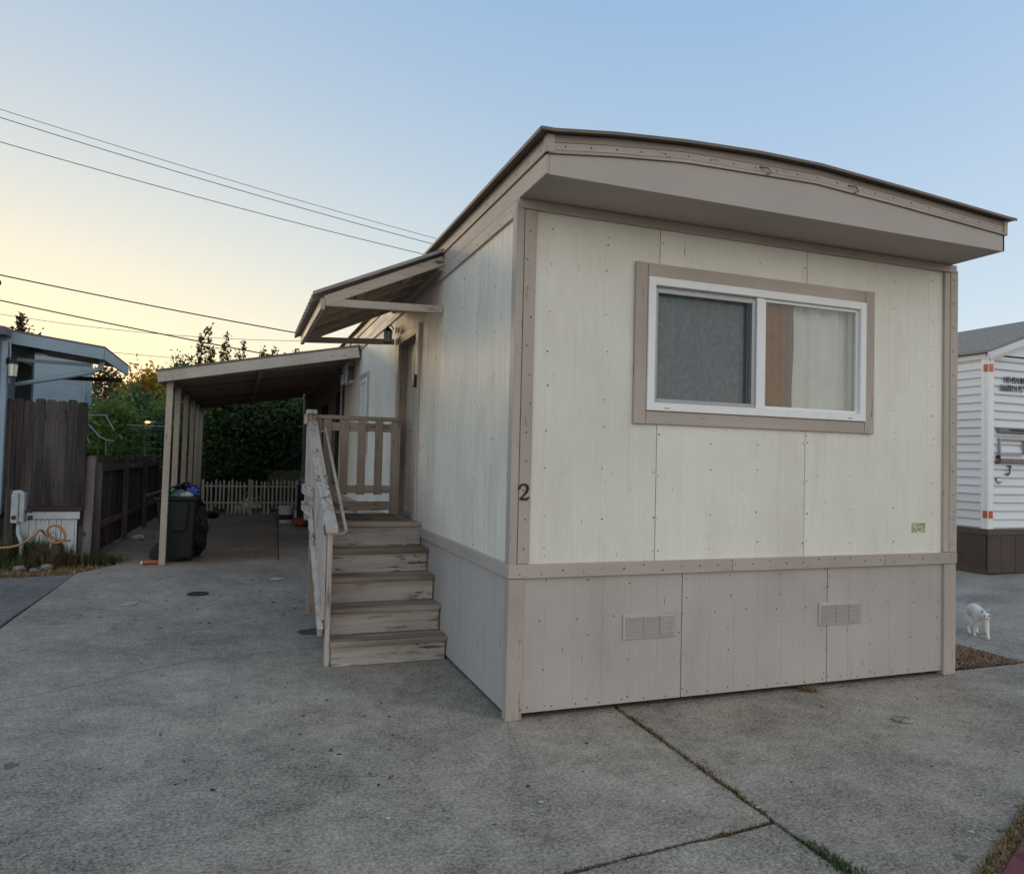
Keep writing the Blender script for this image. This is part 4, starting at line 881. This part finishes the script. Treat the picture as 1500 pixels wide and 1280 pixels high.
MB().box(-9, -4.84, 14.0, 14.9, 0, 3.6).build('wall', 'bluelt', B2); MB().box(-9.1, -4.83, 13.97, 14.95, 3.6, 3.72).build('roof', 'blueroof', B2)
MB().box(-4.86, -4.825, 13.97, 14.02, 0, 3.6).build('corner_trim', 'bluelt', B2)

MX = thing('meter_box', (-4.4, 7.6, 0), 'weathered grey meter box on a dark wooden post at the left edge', 'meter box')
MB().box(-4.60, -4.50, 7.62, 7.70, 0, 1.02).build('post', 'fencew', MX)
MB().box(-4.500, -4.415, 7.50, 7.66, .565, .965).build('box', 'metalbox', MX, bev=.008); MB().box(-4.412, -4.345, 7.52, 7.66, .575, .975).build('box', 'metalbox', MX, bev=.008)
MB().lathe((-4.44, 7.58, .972), [(.075, 0), (.06, .03), (.02, .04)], 12).build('cap', 'metalbox', MX)
MB().lathe((-4.46, 7.492, .64), [(.03, 0), (.03, .012)], 12, 'y').build('lock', 'nail', MX)
MB().tube([(-4.42, 7.58, .565), (-4.42, 7.58, .42), (-4.37, 7.56, .30), (-4.37, 7.56, 0)], .028, 10).build('conduit', 'metalbox', MX, smooth=True)
MB().box(-4.345, -4.27, 7.55, 7.62, .70, .74).box(-4.31, -4.26, 7.54, 7.60, .60, .66).build('valve', 'nail', MX)
hs = [(-5.2, 6.7, .18)]
hpts = [(-5.4, 7.1, .36), (-4.75, 7.1, .30), (-4.5, 7.1, .28), (-4.3, 7.12, .31), (-4.15, 7.16, .42), (-4.08, 7.2, .50)]
HO = MB(); 
def smoothpath(p, n=6):
    out = []; P_ = [Vector(q) for q in p]
    for i in range(len(P_)-1):
        a = P_[max(i-1, 0)]; b = P_[i]; c = P_[i+1]; d = P_[min(i+2, len(P_)-1)]
        for k in range(n):
            t_ = k/n; out.append(.5*((2*b)+(c-a)*t_+(2*a-5*b+4*c-d)*t_**2+(3*b-a-3*c+d)*t_**3))
    return out+[P_[-1]]
HO.tube(smoothpath(hpts+[(-4.03, 7.3, .42), (-3.98, 7.3, .33), (-3.86, 7.3, .32), (-3.80, 7.3, .40), (-3.86, 7.3, .52), (-3.95, 7.3, .55), (-4.02, 7.32, .47), (-3.92, 7.34, .36), (-3.74, 7.3, .34)]), .016, 8)
tag(HO.build('garden_hose', 'hose', smooth=True), 'orange garden hose looped over the stump beside the meter box', 'hose')
def rock(x, y, r, seed, label): 
    o = crumple('rock', (x, y, r*.3), r, 'fencepost', label, 'rock', (1.2, 1, .6), seed, 2, .12, 'stones beside the meter box')
rock(-4.25, 7.0, .065, 31, 'pale stone below the meter box conduit'); rock(-3.95, 7.05, .07, 32, 'flat brown stone in the dirt below the hose'); rock(-4.05, 6.85, .045, 33, 'small stone nearest the driveway edge below the hose')
ST = thing('tree_stump', (-3.93, 7.35, 0), 'low gnarled stump that carries the orange hose', 'stump')
MB().tube([(-3.93, 7.42, -.03), (-3.95, 7.42, .12), (-3.90, 7.42, .25), (-3.92, 7.42, .33)], [.12, .08, .07, .045], 10).build('stump_body', 'bark', ST); MB().tube([(-3.95, 7.42, .10), (-4.1, 7.35, .22), (-4.16, 7.3, .30)], [.05, .04, .02], 7).build('root', 'bark', ST)

# ------------------------------------------------------------------ white home with number 3, right
Hx, Hy = 9.26, 3.86
WH = thing('white_mobile_home', (Hx, Hy, 0), 'white lap sided mobile home with brown skirting numbered 3', 'mobile home')
WX1 = Hx+4.6
MB().box(Hx+.03, WX1, Hy+.03, Hy+13, .1, 3.40).build('wall_core', 'siding', WH)
pit = 0.13; z = .72; n = 0
while z < 3.33:
    zt_ = min(z+pit, 3.36)
    s = MB(); s.prism([(Hy+.016, zt_), (Hy-.016, z+.012), (Hy-.012, z), (Hy+.026, z), (Hy+.026, zt_)], Hx+.12, WX1-.1, 'x'); s.build('siding_board', 'siding', WH)
    s = MB(); s.prism([(Hx+.016, zt_), (Hx-.016, z+.012), (Hx-.012, z), (Hx+.026, z), (Hx+.026, zt_)], Hy+.10, Hy+12.9, 'y'); s.build('siding_board', 'sidingy', WH)
    z += pit
gz = 3.42; gs = .34
while gz < 4.0:
    xa = Hx+.10+max(0, (gz-3.42))/gs; xb = 2*(Hx+2.3)-xa
    if xb-xa > .2: MB().prism([(xa, gz), (xb, gz), (xb-.25, min(gz+pit, 4.1)), (xa+.25, min(gz+pit, 4.1))], Hy-.002+.0, Hy+.026, 'y').build('siding_board', 'siding', WH)
    gz += pit
MB().box(Hx-.022, Hx+.105, Hy-.022, Hy+.028, .703, 3.40).build('corner_trim', 'white', WH, bev=.005); MB().box(Hx-.022, Hx+.024, Hy+.03, Hy+.10, .703, 3.40).build('corner_trim', 'white', WH, bev=.005)
MB().box(Hx-.03, Hx+.025, Hy+.02, Hy+12.9, 3.345, 3.43).build('eave_trim', 'sidingy', WH, bev=.005)
ridge = (Hx+2.3, 3.455+2.4*.335)
for sgn in (0, 1):
    a = (Hx-.10, 3.43) if not sgn else (2*(Hx+2.3)-Hx+.10, 3.43)
    MB().prism([(a[0], a[1]), (ridge[0], ridge[1]), (ridge[0], ridge[1]+.05), (a[0], a[1]+.035)], Hy-.10, Hy+13.1, 'y').build('roof_slope', 'shingle', WH)
    MB().beam((a[0], Hy-.085, a[1]-.055), (ridge[0], Hy-.085, ridge[1]-.055), .03, .10).build('rake_trim', 'siding', WH)
    MB().beam((a[0]+(.1 if not sgn else -.1), Hy-.02, a[1]-.10), (ridge[0], Hy-.02, ridge[1]-.13), .03, .06).build('rake_trim', 'siding', WH)
xx = Hx+.0
while xx < WX1: MB().box(xx+.004, xx+.30, Hy-.005, Hy+.012, .02, .61).build('skirting_panel', 'brown', WH); xx += .304
yy = Hy+.02
while yy < Hy+12.9: MB().box(Hx-.005, Hx+.012, yy+.003, yy+.40, .02, .61).build('skirting_panel', 'brown', WH); yy += .403
MB().box(Hx-.02, WX1, Hy-.022, Hy+.0, .612, .70).build('belt_trim', 'brownx', WH); MB().box(Hx-.022, Hx-.0, Hy+.002, Hy+12.9, .612, .70).build('belt_trim', 'brownx', WH); MB().box(Hx-.02, Hx-.006, Hy+.002, Hy+12.9, .0, .10).build('base_trim', 'brownx', WH)
for z in (3.20, .93):
    s = MB().box(Hx-.030, Hx+.0, Hy-.034, Hy-.023, z-.06, z+.06); 
    MB().box(Hx-.034, Hx-.023, Hy-.015, Hy+.06, z-.058, z+.058).build('marker_light', 'amber', WH, bev=.008)
    MB().box(Hx-.010, Hx+.072, Hy-.036, Hy-.023, z-.058, z+.058).build('marker_light', 'amber', WH, bev=.008)
def text(body, size, loc, rot, name, mat, root, ex=.002, bold=.0, sx=.6):
    cu = bpy.data.curves.new(name, 'FONT'); cu.body = body; cu.size = size; cu.extrude = ex; cu.offset = bold
    o = bpy.data.objects.new(name, cu); C.objects.link(o); dg = bpy.context.evaluated_depsgraph_get(); me = bpy.data.meshes.new_from_object(o.evaluated_get(dg))
    bpy.data.objects.remove(o); me.name = name; me.materials.clear(); me.materials.append(MT[mat]); o = bpy.data.objects.new(name, me); C.objects.link(o)
    o.parent = root; o.location = Vector(loc)-Vector(root['_o']); o.rotation_euler = rot; o.scale = (sx, 1, 1); return o
text('140149AHM5', .15, (Hx+.30, Hy-.020, 2.985), (PI/2, 0, 0), 'serial_number', 'blacknum', WH, bold=.0004)
text('1666B81N-957', .15, (Hx+.215, Hy-.020, 2.855), (PI/2, 0, 0), 'serial_number', 'blacknum', WH, bold=.0004)
p3 = [(.18, .86), (.34, .98), (.60, .98), (.74, .84), (.66, .66), (.42, .56), (.62, .50), (.70, .32), (.58, .10), (.34, .02), (.12, .10), (.10, .2)]
stroke(p3, [q*1.2 for q in (.06, .12, .14, .17, .14, .08, .12, .17, .17, .13, .11, .15)], .008, lambda p, t_: (Hx+.345+p.x*.13+p.y*.025, Hy-.026-t_, 1.545+p.y*.145), 'house_number', 'blacknum', WH)
MB().lathe((Hx+.225, Hy-.02, 1.46), [(.058, 0), (.058, .014)], 18, 'y').build('socket_cover', 'alu', WH); MB().box(Hx+.18, Hx+.27, Hy-.024, Hy-.0195, 1.45, 1.485).build('socket_flap', 'white', WH)
RK = thing('wall_rack', (Hx+.5, Hy-.03, 1.7), 'weathered wooden rack with white frame fixed to the white siding above the number 3', 'rack')
MB().box(Hx+.17, Hx+1.3, Hy-.06, Hy-.014, 2.20, 2.28).build('shelf_board', 'fencepost', RK, bev=.004)
MB().box(Hx+.40, Hx+.70, Hy-.068, Hy-.061, 2.235, 2.255).build('slot', 'dark', RK)
for a, b, c, d in ((.20, .23, 1.86, 2.12), (.74, .77, 1.86, 2.12), (.23, .74, 2.09, 2.12), (.23, .74, 1.86, 1.875)): MB().box(Hx+a, Hx+b, Hy-.045, Hy-.014, c, d).build('frame_bar', 'alu', RK)
MB().box(Hx+.15, Hx+1.3, Hy-.07, Hy-.014, 1.735, 1.80).build('shelf_board', 'fencepost', RK, bev=.004); MB().box(Hx+.155, Hx+.18, Hy-.075, Hy-.014, 1.72, 1.85).build('bracket', 'nail', RK)

# ------------------------------------------------------------------ white cat walking towards the camera
def skin(name, verts, edges, radii, mat, root=None, sub=2, root_i=0):
    me = bpy.data.meshes.new(name); me.from_pydata(verts, edges, []); o = bpy.data.objects.new(name, me); C.objects.link(o)
    md = o.modifiers.new('s', 'SKIN'); md.use_smooth_shade = True
    for i, r_ in enumerate(radii): me.skin_vertices[0].data[i].radius = r_ if isinstance(r_, tuple) else (r_, r_)
    me.skin_vertices[0].data[root_i].use_root = True
    ss = o.modifiers.new('b', 'SUBSURF'); ss.levels = ss.render_levels = sub
    dg = bpy.context.evaluated_depsgraph_get(); m2 = bpy.data.meshes.new_from_object(o.evaluated_get(dg)); bpy.data.objects.remove(o)
    m2.materials.clear(); m2.materials.append(MT[mat]); m2.name = name
    for p in m2.polygons: p.use_smooth = True
    o = bpy.data.objects.new(name, m2); C.objects.link(o)
    if root: o.parent = root
    return o
CT = thing('white_cat', (5.19, .92, .0), 'white cat walking across the concrete past the right corner of the house', 'cat')
vs = [(0,0,.232),(.08,0,.226),(.155,0,.224),(.205,0,.232),(.248,0,.236),(.284,0,.220),  # back, chest, neck, head, muzzle
      (-.08,0,.240),(-.13,0,.228),(-.17,0,.205),(-.22,.015,.15),(-.27,.03,.10),(-.33,.04,.085),         # pelvis, rump, tail
      (.145,.036,.17),(.165,.040,.095),(.205,.038,.028),(.222,.038,.012),           # left fore, stepping forward
      (.13,-.036,.17),(.10,-.040,.10),(.075,-.038,.03),(.095,-.038,.012),           # right fore
      (-.10,.040,.165),(-.06,.045,.115),(-.125,.045,.075),(-.115,.045,.02),(-.09,.045,.012),      # left hind
      (-.11,-.040,.165),(-.04,-.045,.12),(-.085,-.045,.075),(-.045,-.045,.02),(-.020,-.045,.012)]
ed = [(0,1),(1,2),(2,3),(3,4),(4,5),(0,6),(6,7),(7,8),(8,9),(9,10),(10,11),(2,12),(12,13),(13,14),(14,15),(2,16),(16,17),(17,18),(18,19),(7,20),(20,21),(21,22),(22,23),(23,24),(7,25),(25,26),(26,27),(27,28),(28,29)]
rd = [(.056,.062),(.053,.058),(.047,.054),(.033,.034),(.047,.041),(.019,.017),(.052,.056),(.047,.050),(.020,.02),.013,.011,.008,
      .029,.018,.012,.014,.029,.018,.012,.014,.036,.023,.012,.011,.013,.036,.023,.012,.011,.013]
cb = skin('body', vs, ed, rd, 'fur', CT)
cme = cb.data; V = []; F = []; cp = [p for p in cme.polygons]; ar = np.array([p.area for p in cp]); pick = rng.choice(len(cp), 9000, p=ar/ar.sum())
for k in pick:                        # short coat of single hairs lying back along the body
    p = cp[k]; vv = [cme.vertices[q].co for q in p.vertices]; wgt = rng.random(len(vv)); wgt /= wgt.sum(); c_ = Vector((0, 0, 0))
    for q, w_ in zip(vv, wgt): c_ += q*float(w_)
    n_ = (p.normal*.6+Vector((-.7, 0, -.25))+Vector(rng.normal(size=3)*.25)).normalized(); sd_ = n_.cross(p.normal)
    if sd_.length < 1e-4: continue
    sd_ = sd_.normalized()*.0011; b_ = len(V); L_ = .013 if abs(c_.z) > .1 else .006
    V += [tuple(c_-sd_), tuple(c_+sd_), tuple(c_+n_*L_)]; F.append((b_, b_+1, b_+2))
rawmesh('coat', np.array(V), np.array(F), 'fur', root=CT, kind='stuff')
ox_, oy_ = 5.19, .92
def catm(mb): mb.v = [(x+ox_, y+oy_, z) for x, y, z in mb.v]; return mb
for s_ in (1, -1):
    catm(MB().add([(.255, s_*.010, .272), (.252, s_*.040, .258), (.238, s_*.026, .268), (.246, s_*.034, .308)], [(0, 1, 3), (1, 2, 3), (2, 0, 3), (0, 2, 1)])).build('ear', 'fur', CT)
    catm(MB().add([(.2565, s_*.016, .272), (.2545, s_*.036, .263), (.2500, s_*.032, .299)], [(0, 1, 2)])).build('inner_ear', 'pink', CT)
    catm(MB().lathe((.2845, s_*.019, .243), [(.002, -.003), (.0075, 0), (.003, .003)], 10, 'x')).build('eye', 'eye', CT)
catm(MB().lathe((.300, 0, .224), [(.002, -.004), (.006, 0), (.002, .003)], 8, 'x')).build('nose', 'pink', CT)
CT.rotation_euler = (0, 0, math.atan2(-.80, -.56))

# ------------------------------------------------------------------ trees and shrubs
def leaves(centers, n, size, jitter, mat, name, root, ox, squash=.8):
    c = np.asarray(centers)[(len(centers)*rng.random(n)**1.35).astype(int)]; p = c[:, :3]+rng.normal(size=(n, 3))*c[:, 3:4]*jitter
    a = rng.normal(size=(n, 3)); a /= np.linalg.norm(a, axis=1)[:, None]; b = rng.normal(size=(n, 3)); b -= (b*a).sum(1)[:, None]*a; b /= np.linalg.norm(b, axis=1)[:, None]
    s_ = size*rng.uniform(.35, 1.65, (n, 1)); V = np.stack([p-a*s_, p+b*s_*.42-a*s_*.1, p+a*s_, p-b*s_*.42-a*s_*.1], 1).reshape(-1, 3)-np.array(ox)
    F_ = np.arange(n*4).reshape(-1, 4); o = rawmesh(name, V, F_, mat, root=root); return o
def crown_centers(c, rad, n, shell=.55, cl=.35):
    out = []
    for _ in range(n):
        d = rng.normal(size=3); d /= np.linalg.norm(d); r_ = rng.uniform(shell, 1)**.7
        out.append((c[0]+d[0]*rad[0]*r_, c[1]+d[1]*rad[1]*r_, c[2]+d[2]*rad[2]*r_, cl*rng.uniform(.5, 1.2)))
    return out
def tree(name, base, h, rad, mat, label, n=9000, size=.06, cl=.3, clumps=55, trunk=.09, cat='tree', group='trees and shrubs behind the yard', sprigs=(), zc=None):
    T_ = thing(name, base, label, cat, group); x, y, z = base; cz = zc if zc else h-rad[2]
    s = MB(); top = Vector((x, y, cz+rad[2]*.3)); pts = [Vector(base)]
    for i in range(1, 5): pts.append(Vector(base).lerp(top, i/4)+Vector((random.uniform(-.08, .08), random.uniform(-.08, .08), 0)))
    s.tube(pts, [trunk*(1-.18*i) for i in range(5)], 8); s.build('trunk', 'bark', T_)
    s = MB(); cc = crown_centers((x, y, cz), rad, clumps, cl=cl)
    for k in range(16):
        c_ = cc[random.randrange(len(cc))]; st = pts[random.choice([1, 2, 3])]; e_ = Vector(c_[:3]); m_ = st.lerp(e_, .5)+Vector((0, 0, .1)); s.tube([st, m_, e_], [trunk*.4, trunk*.25, trunk*.08], 5)
    sp = []
    for (sx_, sy_, sz, L) in sprigs:
        p0 = Vector((sx_, sy_, sz)); p1 = p0+Vector((random.uniform(-.12, .12), 0, L)); s.tube([p0-Vector((0, 0, .4)), p0.lerp(p1, .5)+Vector((.02, 0, 0)), p1], [.012, .008, .004], 4)
        for q in np.linspace(0, 1, 12): pp = p0.lerp(p1, q); sp.append((pp.x, pp.y, pp.z, .055))
    s.build('branches', 'bark', T_)
    o = leaves(cc, n, size, 1., mat, 'crown', T_, base)
    if sp: leaves(sp, len(sp)*16, size*1.0, 1., 'leaf_red', 'sprig_leaves', T_, base)
    return T_
# dense shrubs behind the picket fence
sh = [(-2.95, 18.5, 'leaf_lime'), (-1.95, 18.3, 'leaf_dark'), (-.9, 18.6, 'leaf_mid'), (.1, 18.4, 'leaf_dark'), (1.2, 18.8, 'leaf_mid')]
lab = ['bright green shrub behind the last carport posts', 'dark shrub behind the middle of the picket fence', 'dark shrub with long upright shoots above the carport roof', 'green shrub behind the lattice panel', 'dark shrub behind the far end of the mobile home']
for i, ((x, y, mm), L_) in enumerate(zip(sh, lab)):
    spr = []
    if i == 1: spr = [(-2.75+.19*k, 18.3, 3.5, random.uniform(.9, 1.7)) for k in range(7)]
    if i == 3: spr = [(-1.15+.2*k, 18.5, 3.7, random.uniform(.5, 1.0)) for k in range(6)]
    tree('leafy_shrub', (x, y, 0), 3.65, (1.0, .8, 1.8), mm, L_, 21000, .06, .26, 95, .06, 'shrub', 'shrubs behind the picket fence', spr)
tree('leafy_shrub', (-4.25, 13.6, 0), 2.55, (.5, .9, .8), 'leaf_lime', 'bushy green shrub rising above the wooden fence', 6500, .06, .22, 40, .05, 'shrub', 'shrubs beyond the wooden fence')
tree('leafy_shrub', (-4.1, 16.2, 0), 3.0, (.8, .9, 1.1), 'leaf_dark', 'dark shrub beyond the wooden fence beside the carport', 9000, .06, .22, 50, .05, 'shrub', 'shrubs beyond the wooden fence')
tree('garden_tree', (-4.9, 21.5, 0), 3.2, (1.5, 1.0, 1.4), 'leaf_dark', 'dark green tree behind the wire frame', 13000, .07, .28, 70)
tree('garden_tree', (-6.1, 23.5, 0), 4.3, (.8, 1.0, 1.2), 'leaf_red', 'reddish open crowned tree under the tip of the blue porch roof', 3800, .075, .3, 34)
tree('garden_tree', (-4.45, 22.6, 0), 4.1, (.75, .7, 1.0), 'leaf_sunset', 'tree with the sunset backlight put into its golden leaf colour beside the first carport post', 4800, .075, .28, 46)
tree('garden_tree', (-3.6, 24.5, 0), 4.75, (.5, .8, 1.6), 'leaf_mid', 'green and yellow tree hidden behind the first carport post', 8000, .07, .26, 50)
tree('garden_tree', (-10.35, 26.0, 0), 5.9, (.55, .8, .8), 'leaf_red', 'sparse twiggy tree top above the blue roof at the left edge', 420, .075, .16, 16)
tree('garden_tree', (-8.75, 26.0, 0), 5.9, (.6, .6, .9), 'leaf_red', 'small twiggy tree top above the middle of the blue porch roof', 700, .08, .2, 24, sprigs=[(-9.0, 26, 5.5, .75), (-8.75, 26, 5.1, .5), (-8.5, 26, 4.9, .5)])
# far wood: one mass beyond the yard
cc = []
for k in range(330):
    t_ = rng.uniform(-1, 1); x = t_*75-5; y = 46+rng.uniform(-4, 6)-abs(t_)*6; hh = 3.0+.8*math.sin(x*.35)+.8*math.sin(x*.9+2)
    cc.append((x, y, rng.uniform(.3, hh), .6))
o = leaves(cc, 42000, .30, 1., 'leaf_dark', 'far_wood', None, (0, 0, 0)); tag(o, 'low dark belt of trees far behind the yard', 'trees', kind='stuff')

# wire frame and netting above the wooden fence
WFm = thing('garden_wire_frame', (-4.3, 12.2, 1.4), 'bent metal tube frame rising above the wooden fence at the left', 'frame')
def fr(pts, r=.012, name='tube'): MB().tube(pts, r, 6).build(name, 'galv', WFm)
fr([(-4.45, 12.0, 2.25), (-4.1, 12.0, 2.27), (-3.95, 12.0, 2.0)]); fr([(-4.45, 12, 2.08), (-4.35, 12, 2.05), (-4.2, 12, 1.85), (-4.05, 12, 1.78), (-3.93, 12, 1.77)]); fr([(-4.07, 12, 1.77), (-4.07, 12, 1.5)]); fr([(-4.45, 12, 1.95), (-4.35, 12, 1.7)]); fr([(-3.85, 13, 2.12), (-3.1, 13, 2.12)], .008)
for k in range(7): fr([(-3.85+.11*k, 13, 2.12), (-3.85+.11*k, 13, 1.3)], .0015, 'wire')
for k in range(5): fr([(-3.85, 13, 1.5+.14*k), (-3.15, 13, 1.5+.14*k)], .0015, 'wire')
SLp = thing('garden_lamp', (-3.72, 15.1, 0), 'small lit lamp glowing orange among the shrubs beyond the wooden fence', 'lamp')
MB().tube([(-3.72, 15.1, 0), (-3.72, 15.1, 2.30)], .02, 8).build('pole', 'galv', SLp); MB().tube([(-3.72, 15.1, 2.30), (-3.50, 15.02, 2.27)], .014, 6).build('arm', 'galv', SLp); MB().lathe((-3.67, 14.95, 2.235), [(.02, 0), (.055, .015), (.07, .03), (.03, .06)], 12).build('lamp_head', 'lamp', SLp)

# ------------------------------------------------------------------ overhead cables
def cable(p, q, r, mat, label, sag=.0, ext=2.2):
    p = Vector(p); q = Vector(q); d = q-p; a = p-d*.9; b = q+d*ext; n = 44; pts = []
    for i in range(n+1):
        t_ = i/n; x = a.lerp(b, t_); u = (x-p).dot(d)/d.dot(d); pts.append(x+Vector((0, 0, -4*sag*u*(1-u))))
    tag(MB().tube(pts, r, 5).build('overhead_cable', mat, smooth=True), label, 'cable', 'overhead cables')
cable((-11.04, 30, 15.03), (6.93, 30, 12.11), .013, 'wirelt', 'thin overhead cable, highest of the upper three', .12)
cable((-11.03, 30, 14.70), (6.77, 30, 11.83), .017, 'wirelt', 'thin overhead cable, middle of the upper three', .12)
cable((-10.99, 30, 13.72), (6.35, 30, 11.28), .017, 'wirelt', 'overhead cable, lowest of the upper three, crossing the pale sky', .12)
cable((-10.78, 30, 8.41), (.456, 30, 7.05), .027, 'wire', 'thick dark cable running from the left edge to the awning', .05)
cable((-10.74, 30, 7.40), (-1.10, 30, 6.04), .027, 'wire', 'thick dark cable passing just above the carport shoots', .04)
cable((-10.73, 31, 6.98), (.5, 31, 6.82), .012, 'wirelt', 'faint thin cable crossing behind the two thick cables', .22, .6)
cable((-7.09, 32, 5.86), (-3.99, 32, 5.77), .012, 'wirelt', 'faintest cable, lowest over the tip of the blue porch roof', .0, .6)
IN = tag(MB().lathe((-10.86, 30, 8.1), [(.02, -.16), (.12, -.08), (.14, 0), (.12, .08), (.02, .16)], 12).build('cable_insulator', 'wire', smooth=True), 'dark round splice hanging under the cable at the left edge', 'insulator')

for o in bpy.data.objects:
    if '_o' in o: del o['_o']
